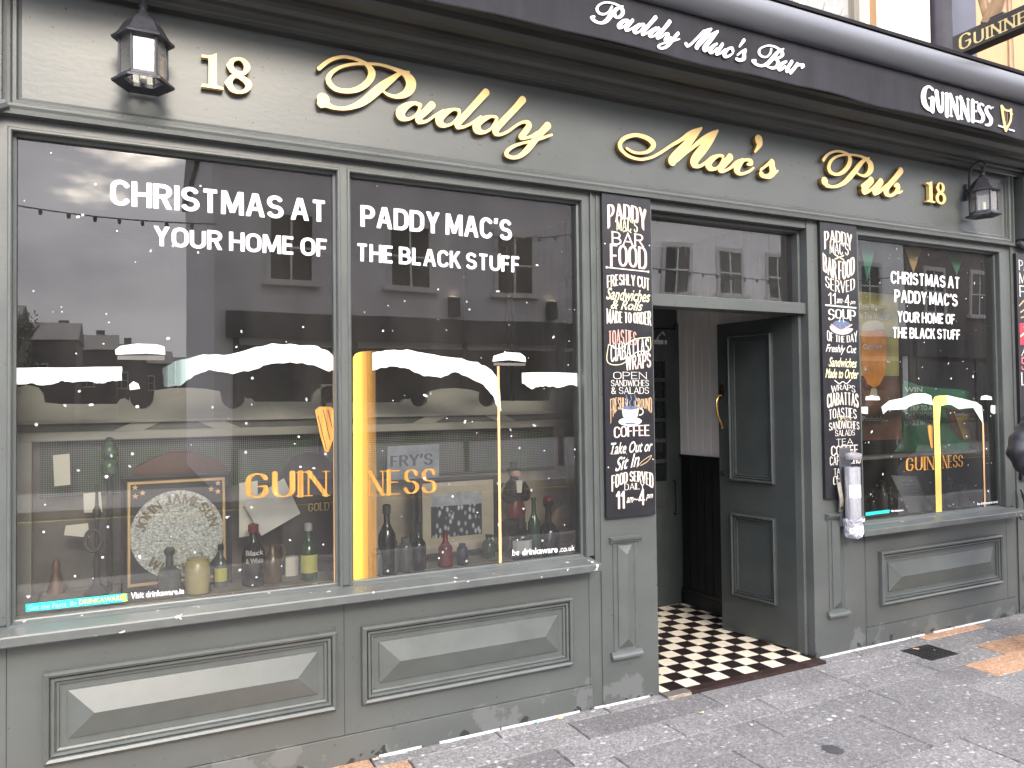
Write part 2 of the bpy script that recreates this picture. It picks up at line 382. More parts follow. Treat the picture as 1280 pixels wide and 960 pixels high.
def stroke_dist(strokes, butt=False, zclip=None):
    """strokes: lists of (x,z,r)"""
    def f(X, Z):
        D = np.full((len(Z), len(X)), 1e3)
        for st in strokes:
            n = len(st)
            for i in range(max(n-1, 1)):
                a = st[i]; b = st[min(i+1, n-1)]
                r = max(a[2], b[2])+0.0
                pad = r*1.5+abs(X[1]-X[0])*2
                i0 = np.searchsorted(X, min(a[0], b[0])-pad); i1 = np.searchsorted(X, max(a[0], b[0])+pad)
                j0 = np.searchsorted(Z, min(a[1], b[1])-pad); j1 = np.searchsorted(Z, max(a[1], b[1])+pad)
                if i1 <= i0 or j1 <= j0: continue
                xx, zz = np.meshgrid(X[i0:i1], Z[j0:j1])
                dx, dz = b[0]-a[0], b[1]-a[1]; l2 = dx*dx+dz*dz+1e-12
                t = ((xx-a[0])*dx+(zz-a[1])*dz)/l2; tc_ = np.clip(t, 0, 1)
                d = np.hypot(xx-a[0]-tc_*dx, zz-a[1]-tc_*dz)-(a[2]+(b[2]-a[2])*tc_)
                if butt:
                    ln = math.sqrt(l2)
                    if i == 0 and n > 1: d = np.maximum(d, -t*ln)
                    if i == n-2: d = np.maximum(d, (t-1)*ln)
                D[j0:j1, i0:i1] = np.minimum(D[j0:j1, i0:i1], d)
        if zclip:
            D = np.maximum(D, np.maximum(zclip[0]-Z, Z-zclip[1])[:, None])
        return D
    return f
def spline(pts, n=7):
    """Catmull-Rom through points of any dimension"""
    if len(pts) < 3: return [tuple(p) for p in pts]
    P = [np.array(p, float) for p in pts]; P = [2*P[0]-P[1]]+P+[2*P[-1]-P[-2]]; out = []
    for i in range(1, len(P)-2):
        a, b, c, d = P[i-1:i+3]
        for k in range(n):
            t = k/n
            out.append(tuple(0.5*((2*b)+(c-a)*t+(2*a-5*b+4*c-d)*t*t+(3*b-a-3*c+d)*t**3)))
    out.append(tuple(P[-2])); return out
def px_strokes(ox, oy, s, raw, y, n=7, closed=()):
    """strokes measured on the photo -> (x,z,r) on the wall plane y"""
    res = []
    for si, st in enumerate(raw):
        st = list(st)
        if si in closed: st = st+[st[0]]
        sp = spline([(ox+p[0]/s, oy+p[1]/s, p[2]/s/2) for p in st], n); o = []
        for i, (u, v, r) in enumerate(sp):
            a = sp[max(i-1, 0)]; b = sp[min(i+1, len(sp)-1)]
            t = Vector((b[0]-a[0], b[1]-a[1])); t = t.normalized() if t.length > 1e-6 else Vector((1, 0))
            p = pt(u, v, y); q = pt(u-t.y*r, v+t.x*r, y); q2 = pt(u+t.x*r, v+t.y*r, y)
            mt = (q2-p).normalized(); w = q-p; w = (w-mt*w.dot(mt)).length
            o.append((p.x, p.z, w))
        res.append(o)
    return res
def shape_mb(V, F, E, fn, thick=0.0, back=False):
    """flat shape through fn(x,z)->(x,y,z); thick>0 gives it sides going to +y"""
    mb = MB(); P = [fn(*p) for p in V]; mb.add(P, F)
    if thick: 
        n = len(P); mb.v += [(p[0], p[1]+thick, p[2]) for p in P]
        mb.f += [(b, a, a+n, b+n) for a, b in E]
        mb.side0 = len(F)
    return mb
def letters_from_strokes(strokes, cell):
    xs = [p[0] for s in strokes for p in s]; zs = [p[1] for s in strokes for p in s]; m = max(p[2] for s in strokes for p in s)+2*cell
    return contour(stroke_dist(strokes), min(xs)-m, max(xs)+m, min(zs)-m, max(zs)+m, cell)

# ---- drawn alphabet (height 1), polylines per letter
def arc(cx, cz, rx, rz, a0, a1, n=14):
    return [(cx+rx*math.cos(R(a0+(a1-a0)*i/n)), cz+rz*math.sin(R(a0+(a1-a0)*i/n))) for i in range(n+1)]
GL = {
 'A': (.66, [[(.0,0),(.33,1)],[(.33,1),(.66,0)],[(.12,.3),(.54,.3)]]),
 'B': (.56, [[(0,0),(0,1)],[(0,1),(.28,1)]+arc(.28,.755,.22,.245,90,-90)+[(0,.51)],[(0,.51),(.28,.51)]+arc(.28,.255,.28,.255,90,-90)+[(0,0)]]),
 'C': (.56, [arc(.29,.70,.27,.30,20,180)+arc(.29,.30,.27,.30,180,340)]),
 'D': (.58, [[(0,0),(0,1)],[(0,1),(.25,1)]+arc(.25,.68,.31,.32,90,0)+arc(.25,.32,.31,.32,0,-90)+[(0,0)]]),
 'E': (.46, [[(0,0),(0,1)],[(0,1),(.46,1)],[(0,.51),(.40,.51)],[(0,0),(.46,0)]]),
 'F': (.44, [[(0,0),(0,1)],[(0,1),(.46,1)],[(0,.50),(.40,.50)]]),
 'G': (.58, [arc(.29,.70,.27,.30,20,180)+arc(.29,.30,.27,.30,180,360)+[(.56,.46),(.32,.46)]]),
 'H': (.56, [[(0,0),(0,1)],[(.56,0),(.56,1)],[(0,.51),(.56,.51)]]),
 'I': (.0, [[(0,0),(0,1)]]),
 'J': (.36, [[(.36,1),(.36,.22)]+arc(.18,.2,.18,.2,0,-180)]),
 'K': (.56, [[(0,0),(0,1)],[(.54,1),(.06,.42)],[(.2,.56),(.58,0)]]),
 'L': (.42, [[(0,0),(0,1)],[(0,0),(.44,0)]]),
 'M': (.76, [[(0,0),(.02,1)],[(.02,1),(.38,.1)],[(.38,.1),(.74,1)],[(.74,1),(.76,0)]]),
 'N': (.58, [[(0,0),(0,1)],[(0,1),(.58,0)],[(.58,0),(.58,1)]]),
 'O': (.58, [arc(.29,.69,.29,.31,0,180)+arc(.29,.31,.29,.31,180,360)+[(.58,.69)]]),
 'P': (.52, [[(0,0),(0,1)],[(0,1),(.27,1)]+arc(.27,.73,.25,.27,90,-90)+[(0,.46)]]),
 'R': (.56, [[(0,0),(0,1)],[(0,1),(.27,1)]+arc(.27,.75,.25,.25,90,-90)+[(0,.5)],[(.27,.5),(.56,0)]]),
 'S': (.54, [arc(.27,.75,.25,.25,15,270)+arc(.27,.25,.27,.25,90,-165)]),
 'T': (.56, [[(.28,0),(.28,1)],[(0,1),(.56,1)]]),
 'U': (.56, [[(0,1),(0,.3)]+arc(.28,.29,.28,.29,180,360)+[(.56,1)]]),
 'V': (.62, [[(0,1),(.31,0)],[(.31,0),(.62,1)]]),
 'W': (.90, [[(0,1),(.22,0)],[(.22,0),(.45,.9)],[(.45,.9),(.68,0)],[(.68,0),(.90,1)]]),
 'Y': (.60, [[(0,1),(.30,.45)],[(.60,1),(.30,.45)],[(.30,.45),(.30,0)]]),
 'X': (.56, [[(0,0),(.56,1)],[(0,1),(.56,0)]]),
 '1': (.22, [[(.2,0),(.2,1)],[(.2,1),(0,.78)]]),
 '4': (.56, [[(.42,0),(.42,1)],[(.42,1),(0,.3)],[(0,.3),(.58,.3)]]),
 '8': (.5, [arc(.25,.76,.22,.24,0,360,20),arc(.25,.26,.25,.26,0,360,20)]),
 '&': (.6, [[(.6,0),(.12,.72)]+arc(.27,.8,.15,.19,200,-20,8)+[(.05,.38)]+arc(.24,.22,.2,.22,150,320,8)+[(.58,.42)]]),
 "'": (.08, [[(.06,1),(.0,.74)]]), '-': (.26, [[(0,.45),(.26,.45)]]), '.': (.02, [[(0,0),(.01,.02)]]), '?': (.4, [arc(.2,.78,.2,.22,170,-60,10)+[(.2,.3)],[(.2,0),(.2,.04)]]),
}
def text_strokes(s, wgt=0.09, thin=None, gap=0.16, serif=0.0, space=0.34, small=None, widen=1.0):
    """text -> strokes in units of cap height, total width; thin = weight of level strokes; small = height of all but initials"""
    out = []; x = wgt; first = True
    for ch in s:
        if ch == ' ': x += space*widen; first = True; continue
        w, strokes = GL[ch]; k = small if (small and not first) else 1.0; first = False
        for st in strokes:
            o = []
            for i, p in enumerate(st):
                a = st[max(i-1, 0)]; b = st[min(i+1, len(st)-1)]
                dx, dz = (b[0]-a[0])*widen, b[1]-a[1]; ln = math.hypot(dx, dz)+1e-9
                tw = thin if thin else wgt
                r = tw+(wgt-tw)*(abs(dz)/ln)**1.5
                if thin and ch in 'AVWMNY' and dz*dx > 0 and len(st) == 2 and ch != 'Y': r = tw*1.15
                if thin and ch in 'N' and abs(dx) < 1e-6: r = tw*1.2
                o.append((x+p[0]*k*widen, p[1]*k, r*(0.5+0.5*k)))
            out.append(o)
            if serif and len(st) == 2:
                for p in st:
                    if p[1] in (0, 1) and not (ch in 'EFTLZ' and abs(st[0][1]-st[1][1]) < .01) and not (ch in 'VWAM' and p[1] == (0 if ch in 'VW' else 1)):
                        out.append([(x+p[0]*k*widen-serif, p[1]*k, (thin or wgt)*.8), (x+p[0]*k*widen+serif, p[1]*k, (thin or wgt)*.8)])
        x += w*k*widen+gap*widen+wgt
    return out, x-gap*widen
def quad_fn(tl, tr, br, bl, W, y=None):
    tl, tr, br, bl = [Vector(p) for p in (tl, tr, br, bl)]
    def fn(x, z):
        u = x/W; a = bl.lerp(br, u); b = tl.lerp(tr, u); p = a.lerp(b, z)
        return (p.x, p.y, p.z)
    return fn
def bold_line(parent, s, tl, bl, tr, br, y, wgt=0.100, thin=.082):
    """heavy condensed capitals; corners measured on the photo"""
    P4 = [pt(*c, y) for c in (tl, tr, br, bl)]
    ratio = (P4[0]-P4[1]).length/(0.5*((P4[0]-P4[3]).length+(P4[1]-P4[2]).length))
    w = [text_strokes(s, wgt, thin, gap=.15, space=.24, widen=k)[1] for k in (1, 2)]
    k = (ratio-(2*w[0]-w[1]))/(w[1]-w[0])
    st, W = text_strokes(s, wgt, thin, gap=.15, space=.24, widen=k)
    st3 = []
    for q in st:
        n = []
        lv = len(q) > 2 or abs(q[0][1]-q[-1][1]) < .02
        for x, z, r in q:
            n.append((x, (thin+z*(1-2*thin)) if lv else (z*1.16-0.08 if z in (0, 1) else z), r))
        st3.append(n)
    V, F, E = contour(stroke_dist(st3, butt=True, zclip=(0, 1)), -0.1, W+0.1, -0.06, 1.08, 0.026)
    fn = quad_fn(*P4, W)
    MB().add([fn(*p) for p in V], F).build('window_lettering', whitev, parent)

def font_mb(mb, s, fn, off=0.0, shear=0.0, res=3):
    """built-in font outline, unit box mapped by fn(u,v)"""
    c = bpy.data.curves.new('tmp', 'FONT'); c.body = s; c.offset = off; c.shear = shear; c.resolution_u = res
    o = bpy.data.objects.new('tmp', c); COL.objects.link(o)
    bpy.context.view_layer.update()
    me = bpy.data.meshes.new_from_object(o.evaluated_get(bpy.context.evaluated_depsgraph_get()))
    vs = [v.co.copy() for v in me.vertices]
    if vs:
        x0 = min(v.x for v in vs); x1 = max(v.x for v in vs); z0 = min(v.y for v in vs); z1 = max(v.y for v in vs)
        mb.add([fn((v.x-x0)/(x1-x0), (v.y-z0)/(z1-z0)) for v in vs], [tuple(p.vertices) for p in me.polygons])
    bpy.data.objects.remove(o); bpy.data.curves.remove(c); bpy.data.meshes.remove(me)

# ================================================================ ground
g = MB(); g.add([(-500,-500,-.17),(500,-500,-.17),(500,500,-.17),(-500,500,-.17)], [(0,1,2,3)])
struct('ground', g, asphalt)
g = MB(); g.box(-60, 60, -10.2, -4.7, -.165, -.13); struct('road', g, asphalt)
g = MB()
for y in (-4.95, -9.95): g.box(-60, 60, y-.05, y+.05, -.129, -.126)
struct('road_line', g, mat('yellow_road_paint', (0.6, 0.45, 0.05), 0.6, var=.2))
g = MB(); g.box(-60, 60, -4.7, -4.55, -.13, -.004); g.box(-60, 60, -10.35, -10.2, -.13, -.004); struct('kerb', g, kerbm, bevel=.01)
g = MB(); g.box(-60, 60, -13.0, -10.35, -.13, -.006); struct('far_pavement', g, kerbm)
g = MB(); g.box(-40, 40, -4.55, 0.04, -.13, -.007); struct('pavement_bed', g, mat('slab_joint', (0.03, 0.027, 0.025), 0.9, var=.3, scale=40))

def slab_material(name, base, flecks, dirt=True):
    m = bpy.data.materials.new(name); m.use_nodes = True
    n = m.node_tree.nodes; l = m.node_tree.links; p = n['Principled BSDF']; p.inputs['Roughness'].default_value = 0.6
    t = n.new('ShaderNodeTexCoord'); ge = n.new('ShaderNodeNewGeometry')
    v = n.new('ShaderNodeTexVoronoi'); v.inputs['Scale'].default_value = 105; l.new(t.outputs['Object'], v.inputs['Vector'])
    sh = n.new('ShaderNodeSeparateColor'); l.new(v.outputs['Color'], sh.inputs[0])
    r1 = n.new('ShaderNodeValToRGB'); r1.color_ramp.interpolation = 'CONSTANT'
    e = r1.color_ramp.elements; e[0].position = 0; e[0].color = tuple(c*.70 for c in base)+(1,)
    e[1].position = .3; e[1].color = tuple(c*.95 for c in base)+(1,)
    q = e.new(.62); q.color = tuple(c*1.12 for c in base)+(1,); q = e.new(.9); q.color = tuple(min(1, c*1.45) for c in base)+(1,)
    l.new(sh.outputs[0], r1.inputs['Fac'])
    # larger pale chips
    v2 = n.new('ShaderNodeTexVoronoi'); v2.inputs['Scale'].default_value = 21; v2.inputs['Randomness'].default_value = 1
    m2 = n.new('ShaderNodeMapping'); m2.inputs['Rotation'].default_value = (0, 0, .5); m2.inputs['Scale'].default_value = (1, 1.7, 1)
    nz0 = n.new('ShaderNodeTexNoise'); nz0.inputs['Scale'].default_value = 60
    ad = n.new('ShaderNodeMixRGB'); ad.inputs['Fac'].default_value = 0.03
    l.new(t.outputs['Object'], nz0.inputs['Vector']); l.new(t.outputs['Object'], ad.inputs['Color1']); l.new(nz0.outputs['Color'], ad.inputs['Color2'])
    l.new(ad.outputs['Color'], m2.inputs['Vector']); l.new(m2.outputs['Vector'], v2.inputs['Vector'])
    r2 = n.new('ShaderNodeMapRange'); r2.inputs['From Min'].default_value = .27; r2.inputs['From Max'].default_value = .23
    l.new(v2.outputs['Distance'], r2.inputs['Value'])
    s2 = n.new('ShaderNodeSeparateColor'); l.new(v2.outputs['Color'], s2.inputs[0])
    c2 = n.new('ShaderNodeMath'); c2.operation = 'GREATER_THAN'; c2.inputs[1].default_value = flecks; l.new(s2.outputs[1], c2.inputs[0])
    mu = n.new('ShaderNodeMath'); mu.operation = 'MULTIPLY'; l.new(r2.outputs['Result'], mu.inputs[0]); l.new(c2.outputs[0], mu.inputs[1])
    mxx = n.new('ShaderNodeMixRGB'); l.new(mu.outputs[0], mxx.inputs['Fac']); l.new(r1.outputs['Color'], mxx.inputs['Color1'])
    mxx.inputs['Color2'].default_value = (.42, .41, .40, 1)
    # slab to slab tone, and stains
    r3 = n.new('ShaderNodeMapRange'); r3.inputs['To Min'].default_value = .80; r3.inputs['To Max'].default_value = 1.16
    l.new(ge.outputs['Random Per Island'], r3.inputs['Value'])
    nz = n.new('ShaderNodeTexNoise'); nz.inputs['Scale'].default_value = 2.2; nz.inputs['Detail'].default_value = 7; l.new(t.outputs['Object'], nz.inputs['Vector'])
    r4 = n.new('ShaderNodeMapRange'); r4.inputs['From Min'].default_value = .35; r4.inputs['From Max'].default_value = .62
    r4.inputs['To Min'].default_value = .84; r4.inputs['To Max'].default_value = 1.05
    l.new(nz.outputs['Fac'], r4.inputs['Value'])
    m3 = n.new('ShaderNodeMath'); m3.operation = 'MULTIPLY'; l.new(r3.outputs['Result'], m3.inputs[0]); l.new(r4.outputs['Result'], m3.inputs[1])
    hs = n.new('ShaderNodeMixRGB'); hs.blend_type = 'MULTIPLY'; hs.inputs['Fac'].default_value = 1
    cb = n.new('ShaderNodeCombineColor')
    for i in range(3): l.new(m3.outputs[0], cb.inputs[i])
    l.new(mxx.outputs['Color'], hs.inputs['Color1']); l.new(cb.outputs[0], hs.inputs['Color2']); l.new(hs.outputs['Color'], p.inputs['Base Color'])
    bp = n.new('ShaderNodeBump'); bp.inputs['Strength'].default_value = .35; bp.inputs['Distance'].default_value = .002
    l.new(sh.outputs[1], bp.inputs['Height']); l.new(bp.outputs['Normal'], p.inputs['Normal'])
    return m
slabg = slab_material('granite_aggregate_slab', (0.195, 0.188, 0.185), .72)
slabo = slab_material('orange_aggregate_slab', (0.40, 0.24, 0.15), .8)
rows = [0.036, -0.085, -0.295, -0.485, -0.695, -1.095, -1.5, -1.9, -2.3, -2.7, -3.1, -3.5, -3.9, -4.3, -4.545]
gm_, go_ = MB(), MB()
rs = random.Random(3)
for k in range(len(rows)-1):
    y1, y0 = rows[k], rows[k+1]
    ln = [.62, .83, .62, .83, .83, .62][k] if k < 6 else (.83 if k % 2 else .62)
    x = [2.2, 2.77, 3.6, 2.77, 3.28, 2.85, 2.6, 3.0, 2.5, 2.9, 2.7, 3.1, 2.4, 2.8][k]-ln*16
    while x < 15:
        w_ = ln
        mb_ = gm_
        cx_ = x+w_/2
        if k in (0, 1) and (0.2 < cx_ < 1.22 or 4.93 < cx_ < 5.5): mb_ = go_
        if k in (2, 3) and (4.75 < cx_ < 5.4 or -.6 < cx_ < 1.0): mb_ = go_
        z_ = rs.uniform(-.0012, .0008); d_ = .0036
        c_ = .003
        mb_.add([(x+d_,y0+d_,z_-.008),(x+w_-d_,y0+d_,z_-.008),(x+w_-d_,y1-d_,z_-.008),(x+d_,y1-d_,z_-.008),
                 (x+d_+c_,y0+d_+c_,z_),(x+w_-d_-c_,y0+d_+c_,z_),(x+w_-d_-c_,y1-d_-c_,z_),(x+d_+c_,y1-d_-c_,z_)],
                [(4,5,6,7),(0,1,5,4),(1,2,6,5),(2,3,7,6),(3,0,4,7)])
        x += w_
struct('pavement', gm_, slabg)
struct('pavement_orange_slabs', go_, slabo)

# ================================================================ the pub
W1, W2, W3 = (-.406, .830), (.887, 2.118), (4.206, 5.703)
WZ0, WZ1 = .786, 2.652
DX0, DX1 = 2.565, 3.747
pub = thing('pub_building', 'grey green painted pub front with two display windows and an open double door', 'pub')

def stained_paint():
    """the same paint with older, paler patches low on the boards"""
    m = paint.copy(); m.name = 'weathered_base_paint'
    n = m.node_tree.nodes; l = m.node_tree.links; p = n['Principled BSDF']
    src = p.inputs['Base Color'].links[0].from_socket
    t = n.new('ShaderNodeNewGeometry'); s = n.new('ShaderNodeSeparateXYZ'); l.new(t.outputs['Position'], s.inputs[0])
    z = n.new('ShaderNodeTexNoise'); z.inputs['Scale'].default_value = 5.5; z.inputs['Detail'].default_value = 5; z.inputs['Roughness'].default_value = .62
    l.new(t.outputs['Position'], z.inputs['Vector'])
    zz = n.new('ShaderNodeMapRange'); zz.inputs['From Min'].default_value = .30; zz.inputs['From Max'].default_value = .10
    zz.inputs['To Min'].default_value = -.25; zz.inputs['To Max'].default_value = .02
    l.new(s.outputs['Z'], zz.inputs['Value'])
    a = n.new('ShaderNodeMath'); a.operation = 'ADD'; l.new(z.outputs['Fac'], a.inputs[0]); l.new(zz.outputs['Result'], a.inputs[1])
    r = n.new('ShaderNodeMapRange'); r.inputs['From Min'].default_value = .545; r.inputs['From Max'].default_value = .57; l.new(a.outputs[0], r.inputs['Value'])
    mi = n.new('ShaderNodeMixRGB'); l.new(r.outputs['Result'], mi.inputs['Fac']); l.new(src, mi.inputs['Color1']); mi.inputs['Color2'].default_value = (.118, .125, .121, 1)
    # bare black timber and mud where the paint has gone along the bottom
    z2 = n.new('ShaderNodeTexNoise'); z2.inputs['Scale'].default_value = 13; z2.inputs['Detail'].default_value = 6; l.new(t.outputs['Position'], z2.inputs['Vector'])
    z3 = n.new('ShaderNodeMapRange'); z3.inputs['From Min'].default_value = .10; z3.inputs['From Max'].default_value = .0
    z3.inputs['To Min'].default_value = -.3; z3.inputs['To Max'].default_value = .02; l.new(s.outputs['Z'], z3.inputs['Value'])
    a2 = n.new('ShaderNodeMath'); a2.operation = 'ADD'; l.new(z2.outputs['Fac'], a2.inputs[0]); l.new(z3.outputs['Result'], a2.inputs[1])
    r2 = n.new('ShaderNodeMapRange'); r2.inputs['From Min'].default_value = .535; r2.inputs['From Max'].default_value = .55; l.new(a2.outputs[0], r2.inputs['Value'])
    mi2 = n.new('ShaderNodeMixRGB'); l.new(r2.outputs['Result'], mi2.inputs['Fac']); l.new(mi.outputs['Color'], mi2.inputs['Color1']); mi2.inputs['Color2'].default_value = (.03, .028, .027, 1)
    l.new(mi2.outputs['Color'], p.inputs['Base Color'])
    return m
basep = stained_paint()

# stall riser under the windows with its fielded panels
BOL = [(0, -.0015), (.002, -.026), (.011, -.034), (.021, -.028), (.0235, -.010), (.0265, -.010), (.029, -.022), (.039, -.020), (.041, -.009), (.0435, -.009), (.046, -.015), (.054, -.012), (.056, -.003), (.062, -.003)]
FIELD = BOL+[(.082, -.003), (.083, -.010), (.1739, -.040)]
def riser(x0, x1, panels):
    m = MB(); m.box(x0, x1, 0, .16, .127, .733)
    m.box(x0, x1, -.004, .16, .0, .1245)
    o = m.build('stall_riser', basep, pub, bevel=.002)
    for a, b in panels:
        MB().rings(a, b, .252, .60, FIELD).build('raised_panel', trim, pub)
    return o
riser(-.75, 2.14, [(-.302, .81), (.921, 2.02)])
riser(4.206, 5.80, [(4.333, 5.614)])
for x in (-.42, .845, 2.128, 4.212, 5.70): MB().box(x, x+.003, -.0008, .01, .13, .732).build('board_seam', mat('seam_shadow_gap', (.03, .03, .03), .9), pub)
SILL = [(.06, .80), (.03, .792), (.02, .789), (.0, .783), (-.012, .7805), (-.1, .771), (-.103, .765), (-.103, .735), (-.1, .731), (-.06, .731), (-.06, .737), (.06, .737)]
for a, b in ((-.75, 2.143), (4.083, 5.79)):
    MB().extrude_x(SILL, a, b).build('window_sill', sillp, pub)

# display window frames
def frame(wins, x0, x1):
    m = MB(); xs = [x0]+[v for w_ in wins for v in w_]+[x1]
    for i in range(0, len(xs), 2): m.box(xs[i], xs[i+1], 0, .12, .79, WZ1)
    m.box(x0, x1, 0, .12, WZ1, 2.72)
    o = m.build('window_frame', paint, pub)
    for a, b in wins:
        # scribed bead round each opening and the rebate back to the glass
        q = MB(); e = .014
        prof = [(-e, -.0015), (-e+.004, -.006), (-.003, -.006), (.001, -.001), (.001, .03), (.012, .034), (.012, .062)]
        q.rings(a, b, WZ0, WZ1, prof, cap=False); q.build('glazing_bead', trim, o)
    return o
fr_l = frame([W1, W2], -.75, 2.165)
fr_r = frame([W3], 4.180, 5.80)
GY = .052
def wavy_pane(x0, x1, z0, z1, y, amp, n=22):
    m = MB(); vs = []
    for j in range(n+1):
        for i in range(n+1):
            x, z = x0+(x1-x0)*i/n, z0+(z1-z0)*j/n; vs.append((x, y+amp*noise.noise(Vector((x*2.3, z*1.7, 5))), z))
    return m.add(vs, [(j*(n+1)+i, j*(n+1)+i+1, (j+1)*(n+1)+i+1, (j+1)*(n+1)+i) for j in range(n) for i in range(n)])
for fr_, ws in ((fr_l, (W1, W2)), (fr_r, (W3,))):
    for a, b in ws:
        wavy_pane(a, b, WZ0-.01, WZ1+.01, GY, .0005).build('glass_pane', glass, fr_, smooth=True)
# flat pilasters and the strips between frame and door
m = MB(); m.box(2.165, 2.18, -.012, .12, .733, 2.70); m.box(2.18, 2.205, .0, .12, .733, 2.70)
m.box(2.14, 2.205, .002, .12, .0, .731)
m.build('window_frame_edge', trim, pub)
def pilaster(x0, x1, px0, px1):
    m = MB(); m.box(x0, x1, -.006, .15, .0, 2.705)
    o = m.build('pilaster', basep, pub, bevel=.002)
    pr = [(0, -.006), (.002, -.012), (.014, -.012), (.017, -.008), (.03, -.0075), (.031, -.013), (.0769, -.034)]
    q = MB(); q.rings(px0+.012, px1-.012, .262, .86, pr)
    prc = [(-.006, .845), (-.02, .846), (-.024, .856), (-.034, .862), (-.036, .874), (-.006, .878)]
    q.extrude_x(prc, px0-.008, px1+.008)
    prb = [(-.006, .238), (-.034, .24), (-.034, .252), (-.024, .262), (-.02, .274), (-.006, .275)]
    q.extrude_x(prb, px0-.008, px1+.008)
    q.build('pilaster_panel', trim, o)
    return o
pilaster(2.205, DX0, 2.262, 2.44)
pilaster(DX1, 4.18, 3.86, 4.03)
pilaster(5.835, 6.3, 5.90, 6.12)
pilaster(-1.2, -.75, -1.05, -.87)
m = MB(); m.box(5.80, 5.835, .004, .12, 0, 2.70); m.build('window_frame_edge', trim, pub)
# lower margin strip beside the right window
m = MB(); m.box(4.18, 4.206, .002, .12, .0, .79); m.build('stall_riser_edge', basep, pub)

# fascia with planted moulding, cornice above
FM = [(0, .0), (0, -.044), (.018, -.046), (.022, -.033), (.034, -.037), (.044, -.034), (.050, -.020), (.062, -.021), (.068, -.008), (.078, -.004)]
m = MB(); m.rings(-.452, 5.83, 2.703, 3.30, FM)
m.box(-.452, 5.83, .001, .15, 2.72, 3.30)
m.build('fascia', paint, pub)
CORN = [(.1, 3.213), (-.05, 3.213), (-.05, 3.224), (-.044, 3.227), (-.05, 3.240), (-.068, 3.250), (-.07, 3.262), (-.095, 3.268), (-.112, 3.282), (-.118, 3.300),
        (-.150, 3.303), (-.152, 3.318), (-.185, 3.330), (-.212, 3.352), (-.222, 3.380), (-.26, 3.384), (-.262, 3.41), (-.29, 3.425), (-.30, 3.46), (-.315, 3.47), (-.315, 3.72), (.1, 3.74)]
MB().extrude_x(CORN, -.9, 6.6).build('cornice', mat('dark_cornice_paint', (.045, .047, .043), .42, var=.3, scale=6, stretch=(.3, 1, 1)), pub)  # cornice colour set darker than the fascia paint, with uneven streaky tone
m = MB(); m.box(-.9, -.455, .0, .15, 2.72, 3.21); m.build('fascia_end', paint, pub); MB().box(5.83, 6.6, .0, .15, 2.72, 3.21).build('fascia_end', paint, pub)
def console(cx, drop):
    """end bracket: block with an oval rosette of rings and a scroll foot"""
    m = MB(); m.box(cx-.10, cx+.13, -.10, -.001, 2.75, 3.205)
    o = m.build('console_bracket', paint, pub, bevel=.006)
    q = MB()
    for k, (rx, rz, rr) in enumerate(((.085, .19, .014), (.066, .165, .012), (.046, .135, .012), (.026, .10, .012))):
        q.tube([(cx+.015+rx*math.cos(a*.2618), -.10-.006*k, 3.07+rz*math.sin(a*.2618)) for a in range(24)], rr, 8, closed=True)
    q.build('oval_rosette', trim, o, smooth=True)
    s_ = MB()
    pts = [(cx-.095+t*.285, -.05, 2.735-.045*math.sin(t*math.pi)) for t in [i/10 for i in range(11)]]
    s_.tube(pts, .02, 8)
    s_.tube([(cx-.06+t*.22, -.06, 2.735-.02*math.sin(t*math.pi)) for t in [i/8 for i in range(9)]], .016, 8)
    s_.build('scroll_foot', trim, o, smooth=True)
console(5.965, 0); console(-.605, 0)
m = MB(); m.box(5.84, 6.3, -.02, .0, 2.705, 2.745); m.build('capital', trim, pub, bevel=.004)

# doorway: frame, transom and its pane
m = MB()
m.box(DX0-.002, DX1+.002, .0, .15, WZ1, 2.703)
m.rings(DX0, DX1, 2.10, WZ1+.0, [(0, -.0005), (.004, .004)], cap=False) if False else None
m.box(DX0+.0005, DX1-.0005, .012, .14, 2.122, 2.19)
m.box(DX0, DX0+.02, .05, .14, 2.19, WZ1); m.box(DX1-.02, DX1, .05, .14, 2.19, WZ1); m.box(DX0+.02, DX1-.02, .05, .14, WZ1-.02, WZ1-.0005)
m.box(DX1-.024, DX1-.0005, .05, .15, 0.006, 2.122)
m.box(DX0+.0005, DX0+.024, .05, .15, 0.006, 2.122)
dfr = m.build('door_frame', paint, pub, bevel=.003)
wavy_pane(DX0+.015, DX1-.015, 2.18, WZ1-.015, .10, .0009).build('transom_pane', glasst, dfr, smooth=True)

# vestibule
VX0, VX1, VY, VZ = 2.44, 3.862, 1.42, 2.80
def boards(x, z0, z1, face, y0=.155, y1=VY, w_=.088):
    m = MB(); y = y0
    while y < y1-.01:
        e = min(y+w_, y1)
        if face < 0: m.box(x, x+.02, y+.004, e-.004, z0, z1); m.box(x+.006, x+.02, y-.0035, y+.0035, z0, z1)
        else: m.box(x-.02, x, y+.004, e-.004, z0, z1); m.box(x-.02, x-.006, y-.0035, y+.0035, z0, z1)
        y = e
    return m
vest = boards(VX1, 1.172, VZ, -1).build('vestibule_wall', whitew, pub)
boards(VX0, 1.172, VZ, 1).build('vestibule_wall', whitew, pub)
wa = boards(VX1, .0, 1.155, -1).build('wainscot', blackp, pub)
m = MB(); m.box(VX1-.018, VX1+.02, .155, VY, 1.152, 1.171); m.build('dado_rail', blackp, wa); m = MB(); m.box(VX1-.014, VX1, .155, VY, .0, .14); m.box(VX1-.02, VX1-.0135, .155, VY, .0, .11)
m.build('skirting', blackp, wa)
boards(VX0, .0, 1.171, 1).build('wainscot', blackp, pub)
m = MB(); m.box(VX0-.02, VX1+.02, .15, VY+.1, VZ, VZ+.03); m.build('vestibule_ceiling', whitew, pub)
